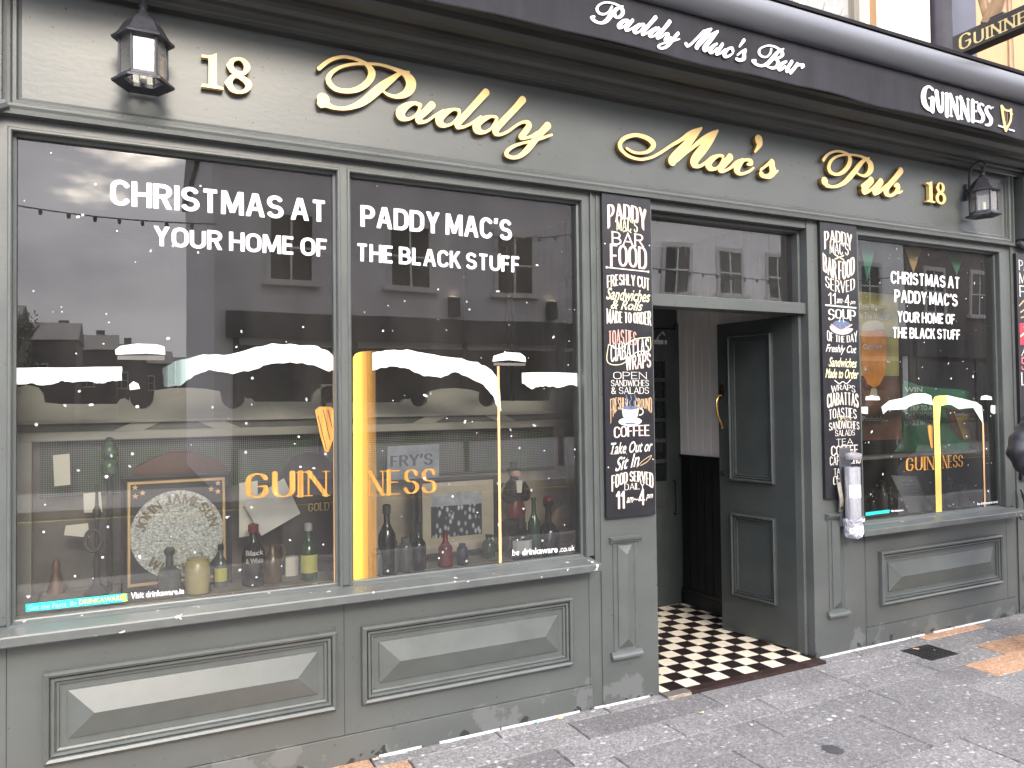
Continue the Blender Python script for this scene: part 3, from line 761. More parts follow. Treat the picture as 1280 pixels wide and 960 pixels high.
m = MB(); m.box(VX0-.03, VX1+.03, VY+.04, VY+.08, 0, VZ); m.box(VX0-.02, 2.80, VY-.01, VY+.039, 0, VZ); m.box(2.8, VX1, VY-.01, VY+.039, 2.16, VZ)
m.box(3.83, VX1-.001, VY-.03, VY-.0105, 0, 2.2)
m.build('vestibule_back', darkp, pub)
# inner door with a ladder of small panes, matching the upper lights seen over the leaf
m = MB()
id0, id1 = 2.86, 3.83
stiles = [id0, id0+.12, 3.04+.15, 3.20+.1, 3.50, 3.565, 3.735, id1]
m.box(id0, id0+.11, VY-.045, VY-.011, .01, 2.15); m.box(3.715, id1-.001, VY-.045, VY-.011, .01, 2.15)
cols = [(id0+.11, 3.17), (3.20, 3.44), (3.47, 3.715)]
zb = [.97, 1.11, 1.14, 1.27, 1.30, 1.43, 1.46, 1.585, 1.615, 1.74, 1.77, 1.90]
m.box(id0+.11, 3.715, VY-.044, VY-.012, .01, .97); m.box(id0+.11, 3.715, VY-.044, VY-.012, 1.90, 2.15)
for a, b in ((3.17, 3.20), (3.44, 3.47)): m.box(a, b, VY-.04, VY-.015, .97, 1.90)
for a, b in cols:
    for i in range(1, len(zb)-1, 2): m.box(a, b, VY-.0405, VY-.0155, zb[i], zb[i+1])
idr = m.build('inner_door', darkp, pub, bevel=.003)
m = MB(); m.add([(id0+.1, VY-.02, .95), (3.72, VY-.02, .95), (3.72, VY-.02, 1.92), (id0+.1, VY-.02, 1.92)], [(0,1,2,3)]); m.build('door_glass', darkglass, idr)
for a, b in ((id0+.16, 3.25), (3.36, 3.68)): MB().rings(a, b, .16, .80, [(0, -.0), (.0, VY-.045), (.004, VY-.052), (.018, VY-.053), (.024, VY-.046), (.04, VY-.0455)][1:]).build('door_panel', darkp, idr)
m = MB(); m.box(3.60, 3.72, VY-.06, VY-.045, 2.03, 2.062); m.tube([(3.62, VY-.06, 2.05), (3.62, VY-.09, 2.09), (3.66, VY-.09, 2.12), (3.70, VY-.06, 2.10)], .008, 8)
m.build('door_bolt', steel, idr)
m = MB(); m.tube([(3.775, VY-.045, .97), (3.775, VY-.085, .965), (3.775, VY-.085, .72), (3.775, VY-.045, .715)], .008, 8); m.build('pull_handle', blackp, idr, smooth=True)
# tiled floor
TS, TX, TY = .10701, 2.7315, .0819
tw, td = MB(), MB()
for i in range(-4, 11):
    for j in range(-1, 13):
        x0, y0 = TX+i*TS, TY+j*TS
        a, b = max(x0, VX0), min(x0+TS, VX1-.001); c, d_ = y0, min(y0+TS, VY)
        if c < .155: a, b = max(a, DX0), min(b, DX1)
        if b-a < .01 or d_-c < .01: continue
        zt = .0155+rs.uniform(0, .0009); e = .0012
        (tw if (i+j) % 2 else td).add([(a+e,c+e,zt),(b-e,c+e,zt),(b-e,d_-e,zt),(a+e,d_-e,zt)], [(0,1,2,3)])
m = MB(); m.box(VX0, VX1, .155, VY+.03, -.01, .0135); m.box(DX0, DX1, -.075, .155, -.0072, .0135)
fl = m.build('vestibule_floor', mat('tile_grout', (.10, .09, .08), .8), pub)
tw.build('cream_tiles', mat('cream_floor_tile', (.72, .64, .50), .3, var=.08, scale=9), fl)
td.build('dark_tiles', mat('dark_floor_tile', (.018, .012, .012), .3, var=.3, scale=9), fl)
m = MB(); x = DX0+.16
while x < DX1-.004:
    e = min(x+.213, DX1); m.box(x+.001, e-.001, -.086, -.0265, -.006, .0155); x = e
m.build('threshold_tiles', mat('brown_threshold_tile', (.035, .020, .018), .4, var=.35, scale=12, speck=((.35, .28, .22), 30, .72)), fl)
m = MB(); m.box(DX0+.004, DX0+.155, -.088, -.03, -.006, .010); m.build('broken_mortar', mat('sandy_mortar', (.32, .26, .19), .9, var=.4, scale=50, bump=.8), fl)

# door leaves
def leaf(hx, hy, fx, fy, flip):
    fl_ = Vector((fx, fy, 0)); ex = Vector((hx-fx, hy-fy, 0)); w_ = ex.length; ex.normalize()
    o = None
    T, H = .045, 2.118
    m = MB(); m.box(0, w_, 0, T, .022, H)
    d = m.build('door_leaf', darkred, pub, bevel=.002)
    d.location = (fx, fy, 0); d.rotation_euler = (0, 0, math.atan2(ex.y, ex.x))
    pr = [(0, -.001), (.002, -.020), (.010, -.026), (.018, -.021), (.020, -.006), (.023, -.006), (.025, -.016), (.033, -.014), (.035, -.004), (.038, -.004), (.040, -.010), (.047, -.008), (.049, -.0015)]
    # the face towards the visitor is -y of the leaf, or +y when the leaf is mirrored
    for z0, z1 in ((1.048, 2.028), (.275, .83)):
        q = MB(); q.rings(.10, .455, z0, z1, pr)
        if flip: q.v = [(v[0], T-v[1], v[2]) for v in q.v]; q.f = [f[::-1] for f in q.f]
        LOC[d.name] = (0, 0, 0)
        q.build('door_panel', darkp, d)
    for z0, z1 in ((1.86, 1.985), (1.14, 1.265), (.20, .32)):
        q = MB(); q.box(w_+.0005, w_+.012, .004, T-.004, z0, z1); q.tube([(w_+.012, T/2 if not flip else T/2, z0), (w_+.012, T/2, z1)], .007, 8); q.build('hinge', darkp, d)
    return d, T
dl, _ = leaf(3.723, .105, 3.638, .698, False)
LOC[dl.name] = (0, 0, 0)
q = MB()
hp = [(.040, -.012, 1.625), (.040, -.04, 1.62), (.040, -.062, 1.59), (.040, -.066, 1.55), (.040, -.052, 1.49), (.040, -.030, 1.45), (.040, -.016, 1.425), (.040, -.012, 1.40)]
q.tube(spline(hp, 5), [.005+.004*math.sin(math.pi*i/35) for i in range(36)][:len(spline(hp, 5))], 10)
q.lathe([(.006, 0), (.011, .006), (.006, .014)], .040, -.012, 1.395, 10)
q.build('door_handle', brass, dl, smooth=True)
q = MB(); q.poly_y([(.04+.022*math.sin(a*.5236)*(1 if a % 2 else .8), 1.665+.05*math.cos(a*.5236)) for a in range(12)], -.010, -.0005); q.tube([(.04, -.014, 1.70), (.04, -.014, 1.73)], .006, 8)
q.tube([(.025, -.014, 1.668), (.055, -.014, 1.668)], .008, 8)
q.build('handle_plate', mat('dark_bronze', (.05, .03, .02), .4, metal=.6), dl, bevel=.001)
q = MB(); q.lathe([(.017, 0), (.017, .004), (.011, .006), (.010, .012), (.004, .013)], 0, 0, 0, 14)
q.v = [(.03+v[0], -v[2], 1.088+v[1]) for v in q.v]; q.build('lock_cylinder', mat('dark_bronze', (.05, .03, .02), .4, metal=.6), dl)
leaf(DX0+.024, .105, 2.56, .70, True)

# upper storey
m = MB()
for x0, x1, z0, z1 in ((-1.2, 3.2, 3.7, 9), (4.565, 9, 3.7, 9), (3.2, 4.565, 3.7, 3.92), (3.2, 4.565, 5.6, 9)): m.box(x0, x1, .1, .35, z0, z1)
m.build('upper_wall', peach, pub)
for q_ in ((4.568, 5.10, .075, .0995, 3.75, 9), (2.75, 3.18, .075, .0995, 3.75, 9), (3.18, 4.568, .076, .0995, 5.6, 5.75)): MB().box(*q_).build('window_surround', cream, pub)
m = MB()
m.box(3.2, 3.26, .15, .24, 3.92, 5.6); m.box(4.525, 4.565, .15, .24, 3.92, 5.6); m.box(3.895, 3.95, .151, .239, 3.92, 5.6); m.box(3.26, 4.525, .152, .238, 3.92, 3.98)
uw = m.build('upper_window', cream, pub)
m = MB(); n_ = 60
vs_ = [(3.26+1.265*i/n_, .30+.018*math.sin(i*.9), z) for z in (3.95, 5.6) for i in range(n_+1)]
m.add(vs_, [(i, i+1, n_+2+i, n_+1+i) for i in range(n_)]); m.build('net_curtain', curtain, uw)
m = MB()
def sw(cx, cz, r0, turns, s=1):
    return [(cx+s*r0*(1-t)*math.cos(t*turns*6.283), .276, cz+r0*(1-t)*math.sin(t*turns*6.283)) for t in [i/26 for i in range(25)]]
for cx in (4.05, 4.25, 4.42):
    m.tube(sw(cx, 4.20, .075, 1.6, 1 if cx < 4.3 else -1), .0045, 5); m.tube([(cx-.05, .276, 4.1), (cx-.02, .276, 4.2), (cx+.03, .276, 4.32)], .0045, 5)
    m.tube(sw(cx, 4.42, .075, 1.6, -1), .0045, 5)
m.build('curtain_scrollwork', mat('grey_scroll_thread', (.26, .25, .27), .8), uw)
MB().add([(3.24, .20, 3.95), (4.54, .20, 3.95), (4.54, .20, 5.6), (3.24, .20, 5.6)], [(0,1,2,3)]).build('window_glass', lglass, uw)
m = MB(); m.box(3.22, 4.55, .36, .40, 3.9, 5.6); m.build('window_back', roomd, uw)
m = MB(); m.tube([(6.05, .09, 3.7), (6.06, .088, 5), (6.03, .09, 6.5)], .006, 6); m.tube([(6.12, .09, 3.7), (6.10, .088, 4.6), (6.14, .09, 6.5)], .004, 6); m.build('wall_cable', mat('buff_cable', (.35, .25, .17), .6), pub)

# rooms behind the display windows
def room(x0, x1, y1, name):
    m = MB(); m.box(x0, x1, .13, y1, .72, .79)
    m.build('display_bed', woodbed, pub)
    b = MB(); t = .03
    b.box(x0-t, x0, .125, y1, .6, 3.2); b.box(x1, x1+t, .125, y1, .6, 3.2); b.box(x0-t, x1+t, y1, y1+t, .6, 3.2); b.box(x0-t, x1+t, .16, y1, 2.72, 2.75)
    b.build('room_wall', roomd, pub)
room(-.74, 2.42, 2.3, 'l'); room(3.93, 5.82, 1.8, 'r')

# ================================================================ gold lettering on the fascia
LY = -.036
def gold_word(name, label, cat, strokes, y=LY, cell=.0035, thick=.024):
    V, F, E = letters_from_strokes(strokes, cell)
    mb = shape_mb(V, F, E, lambda x, z: (x, y, z), thick)
    cx = sum(v[0] for v in V)/len(V); cz = min(v[1] for v in V)
    o = mb.build(name, [gold, goldside], loc=(cx, y, cz))
    for i, p in enumerate(o.data.polygons):
        if i >= mb.side0: p.material_index = 1
    if label: tag(o, label, cat, 'raised gold lettering on the fascia')
    return o
P8 = lambda raw, closed=(): px_strokes(380, 50, 8, raw, LY, closed=closed)
C2 = lambda raw, closed=(): px_strokes(480, 80, 10.667, raw, LY, closed=closed)
C3 = lambda raw, closed=(): px_strokes(580, 110, 9.6, raw, LY, closed=closed)
paddy = P8([[(150,285,44),(230,220,42),(310,182,36),(400,167,32),(500,185,34),(570,212,36),(640,255,45),(680,330,72),(640,420,70),(540,490,58),(430,510,46),(320,490,46),(255,430,52),(248,370,52),(295,310,40),(380,265,34),(500,240,30),(650,237,30),(780,250,30),(900,288,36),(1010,340,60),(1067,410,95),(1062,480,100),(1010,540,76),(920,565,42),(840,545,30),(785,505,20)],
            [(1050,318,22),(970,328,38),(880,390,66),(790,455,88),(700,530,92),(600,612,80),(500,662,54),(400,685,36),(300,675,38),(225,642,60)],[(190,590,112),(193,592,112)],[(225,642,55),(180,630,95)]])
paddy += C2([[(480,545,55),(400,523,50),(300,560,95),(225,630,125),(230,700,100),(310,735,46),(400,700,36),(465,620,34),(480,550,40)],
             [(640,545,105),(545,640,95),(465,715,88),(470,765,66),(560,765,40),(640,715,36),(720,660,36),(800,622,46)],
             [(1000,615,46),(920,605,40),(820,650,90),(745,720,110),(750,790,92),(830,820,44),(920,785,36),(995,690,34),(1005,630,40)]])
paddy += C3([[(265,50,92),(130,200,80),(20,320,80),(-60,405,84),(-75,455,66),(-20,470,38),(60,440,34),(130,400,38),(205,355,54)],
             [(385,350,38),(330,340,34),(240,370,68),(160,430,92),(160,500,88),(240,530,42),(320,490,32),(380,400,32),(395,362,36)],
             [(705,140,92),(600,260,80),(480,385,80),(388,490,80),(382,540,60),(440,558,36),(530,520,34),(620,455,32),(700,412,34),(760,412,50),(780,455,66),(730,530,76),(688,585,64),(740,600,36),(820,575,38),(880,540,48)],
             [(1005,450,92),(920,540,84),(830,650,80),(760,740,72),(680,810,56),(590,835,42),(515,805,46),(522,752,46),(600,697,40),(700,662,32),(820,635,34),(940,600,34),(1055,560,28)]])
gold_word('sign_word', 'largest raised gold script word on the grey fascia, right of the pale number 18', 'sign word', paddy)
C4 = lambda raw: px_strokes(760, 140, 9.143, raw, LY)
C5 = lambda raw: px_strokes(860, 150, 9.846, raw, LY)
macs = C4([[(215,415,28),(280,455,30),(360,470,30),(450,455,40),(510,405,52),(512,350,58),(440,295,52),(330,264,44),(220,284,48),(150,335,48),(138,392,44),(170,450,38),(250,510,34),(370,540,32),(490,520,32),(600,465,34),(720,385,36),(830,320,44),(950,240,58),(1070,182,26)],
           [(1070,182,28),(980,275,76),(880,395,100),(790,490,112),(740,545,102),(735,575,66)],[(740,570,56),(790,545,50),(870,480,42),(960,410,42),(1060,330,58),(1170,260,58),(1255,212,26)],
           [(1250,217,30),(1170,320,80),(1080,430,106),(1000,530,100),(985,590,76),(1040,620,40),(1110,585,38),(1180,530,44)]])
macs += C5([[(430,447,42),(380,437,38),(300,478,72),(252,540,76),(272,590,66),(340,600,36),(400,550,32),(436,482,34)],
            [(520,457,88),(450,540,76),(402,600,72),(440,628,42),(520,590,36),(600,522,48),(680,487,38)],
            [(735,545,34),(775,535,50),(765,497,42),(690,495,40),(620,560,80),(602,620,68),(650,663,40),(740,638,36),(808,590,28)],
            [(870,240,88),(880,290,70),(860,340,46),(825,390,24)],
            [(895,615,32),(970,556,34),(1030,515,58),(1035,570,70),(1045,640,78),(1000,690,66),(930,690,46),(902,665,56)],[(1000,690,46),(1060,660,36),(1105,625,26)]])
gold_word('sign_word', 'raised gold script word on the fascia directly above the doorway', 'sign word', macs)
C6 = lambda raw: px_strokes(1010, 170, 9.846, raw, LY)
pubw = C6([[(190,295,38),(230,240,34),(290,202,30),(370,186,28),(440,200,30),(500,235,36),(518,300,50),(490,380,54),(420,450,48),(350,472,38),(285,448,42),(257,390,42),(282,310,38),(350,255,30),(440,232,26),(540,230,26),(640,247,28),(720,288,44),(770,350,64),(768,420,68),(720,480,46),(660,485,30),(597,452,22)],
           [(755,267,20),(700,292,38),(640,352,58),(580,430,64),(520,500,64),(450,570,56),(370,613,42),(290,625,34),(225,602,54)],[(205,555,86),(207,557,86)],
           [(665,615,38),(730,567,48)],[(778,547,84),(720,620,76),(692,670,68),(722,693,42),(790,650,38),(860,592,48)],[(898,562,78),(850,630,76),(822,690,58),(860,700,42),(920,650,42),(980,602,44)],
           [(1145,428,74),(1080,510,64),(1010,590,64),(962,660,64),(972,712,52),(1020,733,38),(1080,695,46),(1108,640,56),(1098,602,46),(1070,612,38)],[(1090,690,38),(1130,695,28),(1162,676,20)]])
gold_word('sign_word', 'smallest raised gold script word on the fascia, above the right window', 'sign word', pubw)
def digits(label, one_px, eight, ox, oy, s):
    t = thing('house_number', label, 'house number', pt(ox+30, oy+50, LY), 'gold house numbers on the fascia')
    pts = [tuple(pt(ox+a/s, oy+b/s, LY))for a, b in one_px]
    MB().poly_y([(p[0], p[2]) for p in pts], LY, LY+.024).build('digit', gold, t)
    o = gold_word('digit', None, None, px_strokes(ox, oy, s, eight, LY, closed=(0, 1)), cell=.003)
    w_ = o.location.copy(); o.parent = t; o.location = w_-Vector(LOC[t.name]); return t
digits('pale gold house number 18 raised beside the left lantern', [(165,180),(250,192),(330,190),(425,160),(425,690),(442,715),(540,745),(535,780),(160,728),(178,678),(270,690),(285,670),(285,260),(265,235),(165,225)],
       [[(650,370,105),(690,285,78),(790,252,50),(890,292,75),(945,390,108),(900,488,80),(800,498,74),(700,455,95)], [(628,670,120),(680,575,90),(770,542,78),(890,602,95),(970,690,116),(930,788,80),(810,825,52),(690,775,85)]], 240, 55, 13.71)
digits('small gold house number 18 raised beside the right lantern', [(250,250),(310,255),(390,220),(405,650),(405,690),(465,710),(455,745),(265,710),(275,675),(325,680),(315,310),(260,285)],
       [[(520,380,72),(545,288,48),(590,267,36),(640,310,58),(658,390,72),(620,468,60),(560,468,60)], [(505,612,72),(540,532,68),(610,512,60),(668,570,68),(688,650,72),(650,738,52),(590,748,45),(530,698,62)]], 1145, 215, 19.2)

# ================================================================ lanterns
def lantern(cx, label):
    cy = -.13
    t = thing('wall_lantern', label, 'wall lantern', (cx, 0, 2.86), 'hexagonal lanterns on the fascia')
    def hexa(r, z, ph=0): return [(cx+r*math.cos(R(60*k+ph)), cy+r*math.sin(R(60*k+ph)), z) for k in range(6)]
    def stack(rs):
        m = MB(); vs = []
        for r, z in rs: vs += hexa(r, z)
        n = len(rs)
        m.add(vs, [(6*i+k, 6*i+(k+1) % 6, 6*i+6+(k+1) % 6, 6*i+6+k) for i in range(n-1) for k in range(6)])
        return m
    m = stack([(.060, 3.018), (.112, 3.022), (.114, 3.030), (.098, 3.040), (.084, 3.062), (.066, 3.092), (.040, 3.118), (.022, 3.130), (.0, 3.131)])
    m.build('roof', iron, t)
    m = MB()
    m.lathe([(.022, 3.128), (.026, 3.134), (.015, 3.142), (.012, 3.156), (.018, 3.162), (.012, 3.170), (.008, 3.19), (.0, 3.192)], cx, cy, 0, 14); m.build('finial', iron, t, smooth=True)
    m = stack([(.070, 2.868), (.112, 2.853), (.113, 2.862), (.090, 2.872), (.086, 2.884), (.070, 2.884), (.070, 2.868)])
    for k in range(6):
        a, b = R(60*k), R(60*k+60)
        for rr in (.084,):
            p0 = (cx+rr*math.cos(a), cy+rr*math.sin(a), 2.880); p1 = (cx+rr*math.cos(a), cy+rr*math.sin(a), 3.022)
            m.tube([p0, p1], .0055, 6)
    m.build('cage', iron, t)
    ap = .079
    for k in range(6):
        a, b = R(60*k), R(60*k+60); m = MB(); r_ = .082; e = .06
        pa = Vector((cx+r_*math.cos(a), cy+r_*math.sin(a), 0)); pb = Vector((cx+r_*math.cos(b), cy+r_*math.sin(b), 0))
        pa, pb = pa.lerp(pb, .05), pa.lerp(pb, .95)
        m.add([(pa.x, pa.y, 2.882), (pb.x, pb.y, 2.882), (pb.x, pb.y, 3.02), (pa.x, pa.y, 3.02)], [(0,1,2,3)])
        m.build('lantern_pane', lglass, t)
    m = MB(); m.lathe([(.014, 2.875), (.014, 2.95), (.006, 2.952)], cx, cy, 0, 12); m.build('lamp_holder', mat('ivory_tube', (.6, .58, .5), .5), t, smooth=True)
    # scroll arm and wall plate
    m = MB(); arm = [(cx, -.012, 3.05), (cx, -.03, 3.06), (cx, -.035, 3.12), (cx, -.04, 3.18), (cx, -.06, 3.225), (cx, -.10, 3.245), (cx, -.135, 3.235), (cx, -.15, 3.21), (cx, -.135, 3.19), (cx, -.12, 3.20)]
    sp_ = spline(arm, 6); m.tube(sp_, [.010-.004*i/len(sp_) for i in range(len(sp_))], 8)
    m.build('scroll_arm', iron, t, smooth=True)
    m = MB(); m.poly_y([(cx+.026*math.cos(a*.5236)*(1), 3.05+.062*math.sin(a*.5236)) for a in range(12)], -.020, -.004); m.build('wall_plate', iron, t, bevel=.003)
    return t
lantern(.042, 'black six sided lantern on the fascia left of the pale number 18')
lantern(5.325, 'black six sided lantern on a scroll arm right of the small number 18')

# ================================================================ awning
AY = -.40
aw = thing('awning', 'closed black shop awning with white script lettering over the pub front', 'awning', (2.8, -.3, 3.7))
ax0, ax1 = -.5, 6.2
m = MB(); n_ = 150; vs_ = []
for i in range(n_+1):
    x = ax0+(ax1-ax0)*i/n_; wv = .006*math.sin(x*5.1)+.004*math.sin(x*11.7+1)
    dz = .004*math.sin(x*4.3)+.003*math.sin(x*9.1+.5)
    for z, k in ((3.552, 0), (3.47, .4), (3.39, .75), (3.318+dz, 1), (3.306+dz, 1.1)): vs_.append((x, AY+wv*k*.6, z))
m.add(vs_, [(5*i+k, 5*i+5+k, 5*i+6+k, 5*i+1+k) for i in range(n_) for k in range(4)])
va = m.build('valance', navy, aw, smooth=True); sm = va.modifiers.new('thickness', 'SOLIDIFY'); sm.thickness = .003; sm.offset = -1
BAR = [(-.385, 3.548), (-.42, 3.546), (-.445, 3.556), (-.465, 3.58), (-.478, 3.61), (-.482, 3.64), (-.476, 3.67), (-.460, 3.698), (-.435, 3.716), (-.40, 3.722), (-.36, 3.722), (-.36, 3.60), (-.385, 3.59)]
MB().extrude_x(BAR+[BAR[0]], ax0, ax1).build('front_bar', alu, aw, smooth=True)
m = MB(); m.extrude_x([(-.40, 3.7225), (-.44, 3.7265), (-.44, 3.747), (.07, 3.81), (.07, 3.74), (-.30, 3.7225), (-.40, 3.7225)], ax0, ax1); m.build('hood', mat('black_hood_metal', (.006, .006, .008), .7, spec=.2), aw)
AL = AY-.010
D1 = lambda raw: px_strokes(730, 0, 8.533, raw, AL, n=5)
D2 = lambda raw: px_strokes(860, 30, 8.533, raw, AL, n=5)
aw_s = D1([[(300,70,24),(270,120,22),(220,150,22),(165,140,26),(140,95,28),(165,50,22),(230,25,20),(310,35,20),(370,60,22),(410,100,36),(410,150,38),(370,185,32),(330,175,22),(340,150,16)],
  [(415,65,18),(350,95,40),(290,160,50),(240,220,46),(180,245,28),(120,225,30),(85,190,34),(110,175,28)],
  [(470,215,28),(420,225,40),(375,270,44),(385,295,28),(430,280,24),(480,225,24)],[(520,215,36),(470,275,38),(450,315,32),(480,320,22),(540,285,20),(590,255,24)],
  [(640,255,24),(590,270,38),(540,320,44),(555,350,26),(600,330,22),(650,270,22)],[(765,185,44),(700,260,40),(640,330,40),(625,365,30),(660,360,20),(720,320,22),(770,295,26)],
  [(800,295,26),(750,320,38),(705,365,42),(720,390,26),(765,370,22),(810,310,22)],[(915,230,44),(860,300,40),(800,370,40),(785,405,30),(820,400,20),(870,360,24),(900,370,34),(870,420,36),(880,430,28),(930,400,24)],
  [(1005,355,36),(950,420,38),(890,490,34),(830,515,26),(795,495,24),(820,470,18),(900,450,18),(1020,415,16)],[(1090,470,34),(1110,490,28),(1150,460,22),(1210,400,22),(1280,330,28)]])
aw_s += D2([[(-20,215,34),(10,230,28),(60,190,22),(120,130,22),(180,75,26),(250,50,22)],[(250,52,22),(180,130,44),(110,220,50),(95,250,34),(150,200,24),(220,130,28),(320,75,22)],[(320,78,22),(250,160,44),(180,250,48),(190,280,32),(240,250,22)],
  [(310,210,24),(270,235,36),(235,285,38),(260,305,24),(310,260,22)],[(370,215,34),(320,290,36),(310,320,28),(350,310,22),(400,270,24)],
  [(480,285,26),(470,258,30),(430,265,30),(390,315,40),(400,345,32),(440,340,24),(480,310,18)],[(600,170,34),(575,205,28),(550,240,18)],
  [(530,330,20),(580,290,22),(615,275,22),(600,320,36),(595,370,40),(550,385,34),(520,372,30)],
  [(890,265,20),(880,310,20),(840,350,20),(790,345,22),(760,310,24),(775,260,20),(850,230,18),(920,240,20),(980,275,26),(1010,320,34),(980,355,28),(920,370,20)],[(920,365,20),(960,400,34),(950,450,38),(900,470,28),(850,455,20)],
  [(1020,265,18),(960,300,36),(900,370,44),(850,420,40),(790,445,28),(730,430,28),(695,395,30),(720,388,28)],
  [(1050,400,24),(1010,420,36),(970,465,40),(990,490,24),(1040,450,22)],[(1110,400,34),(1060,480,36),(1060,505,26),(1100,490,20)],[(1170,425,34),(1120,490,36),(1095,520,32)],[(1130,470,22),(1180,437,26),(1230,440,32),(1215,465,22)]])
V, F, E = letters_from_strokes(aw_s, .0032)
mb = shape_mb(V, F, E, lambda x, z: (x, AL, z), .003); mb.build('script_lettering', whitev, aw)
G3 = lambda raw: px_strokes(1140, 90, 9.143, raw, AL, n=4)
gs_ = G3([[(238,200,26),(195,165,24),(150,200,46),(132,285,56),(150,370,54),(200,428,34),(236,432,36)],[(235,440,42),(235,305,42)],[(195,300,18),(258,306,18)],
  [(282,232,42),(300,380,42),(328,448,36),(350,415,24),(352,242,22)],[(262,226,14),(302,234,14)],[(338,240,14),(366,246,14)],
  [(400,262,42),(400,490,42)],[(445,275,20),(448,500,20)],[(440,268,38),(528,518,38)],[(515,290,20),(527,525,20)],[(503,286,14),(532,294,14)],[(432,498,14),(464,506,14)],
  [(563,300,20),(567,530,20)],[(558,298,38),(646,542,38)],[(640,312,20),(646,548,20)],[(628,308,14),(656,316,14)],[(552,528,14),(584,536,14)],
  [(695,338,40),(695,553,40)],[(695,338,20),(752,348,20)],[(695,440,20),(740,448,20)],[(695,552,22),(762,566,22)],
  [(818,380,22),(787,362,22),(765,400,38),(785,450,40),(815,510,40),(800,563,34),(765,572,20)],[(905,412,22),(872,392,22),(850,435,38),(870,485,40),(905,545,42),(888,600,34),(842,604,22)],[(925,405,14),(927,406,14)]])
V, F, E = letters_from_strokes(gs_, .0032); mb = shape_mb(V, F, E, lambda x, z: (x, AL, z), .003); mb.build('serif_lettering', whitev, aw)
hs_ = G3([[(1025,395,24),(1045,520,28),(1072,655,34)],[(1030,395,30),(1060,428,22),(1095,442,22),(1135,440,30)],[(1135,432,20),(1128,555,22),(1078,655,24)],[(1120,470,14),(1150,478,14)]])
V, F, E = letters_from_strokes(hs_, .003); mb = shape_mb(V, F, E, lambda x, z: (x, AL, z), .003); mb.build('harp_emblem', mat('harp_gold', (.66, .48, .20), .5), aw)
V, F, E = letters_from_strokes(G3([[(1052,440,4),(1066,610,4)],[(1072,450,4),(1076,620,4)],[(1092,455,4),(1088,600,4)]]), .002); mb = shape_mb(V, F, E, lambda x, z: (x, AL, z), .002); mb.build('harp_strings', mat('harp_string_brown', (.25, .16, .07), .5), aw)
for q_ in ([(992,612,16),(1045,630,16)],[(1112,655,16),(1170,672,16)]): V, F, E = letters_from_strokes(G3([q_]), .003); mb = shape_mb(V, F, E, lambda x, z: (x, AL, z), .003); mb.build('emblem_dash', whitev, aw)

# ================================================================ projecting sign
ps = thing('projecting_sign', 'black projecting sign with gold serif lettering on a grey post above the awning', 'sign', (5.26, 0, 3.75))
m = MB(); m.box(5.13, 5.40, -.07, .099, 3.75, 6.2); m.box(5.118, 5.13, -.078, .0, 3.75, 6.2); m.build('sign_post', postm, ps, bevel=.004)
m = MB(); m.box(5.117, 5.215, -.95, -.0705, 3.958, 4.103); m.build('sign_board', mat('sign_black', (.016, .018, .02), .45, var=.3, scale=30, bump=.2), ps, bevel=.006)
m = MB()
stx, W_ = text_strokes('GUINNESS', .070, .036, gap=.17, serif=.10, small=.76)
V, F, E = contour(stroke_dist(stx), -.2, W_+.2, -.12, 1.14, .03)
SX = 5.1155
def sgn(x, z): return (SX, -.118-x/W_*.62, 3.985+z*.098)
mb = shape_mb(V, F, E, sgn); mb.build('sign_lettering', mat('sign_gold_paint', (.62, .50, .24), .5), ps)
m = MB(); m.tube([(5.166, -.30, 4.10), (5.166, -.33, 4.16), (5.166, -.40, 4.30), (5.166, -.46, 4.55)], [.055, .05, .04, .03], 10)
m.tube([(5.166, -.30, 4.12), (5.166, -.26, 4.3), (5.166, -.30, 4.6), (5.166, -.45, 4.66)], [.03, .03, .035, .03], 10)
for i in range(5): m.tube([(5.166, -.30-.025*i, 4.60), (5.166, -.34-.03*i, 4.2+.06*i)], .003, 5)
m.build('harp_figure', mat('harp_bronze', (.30, .20, .12), .4, metal=.5, var=.3), ps, smooth=True)
m = MB(); m.box(5.12, 5.212, -.42, -.27, 4.1035, 4.118); m.build('harp_foot', mat('sign_black', (0, 0, 0)), ps)

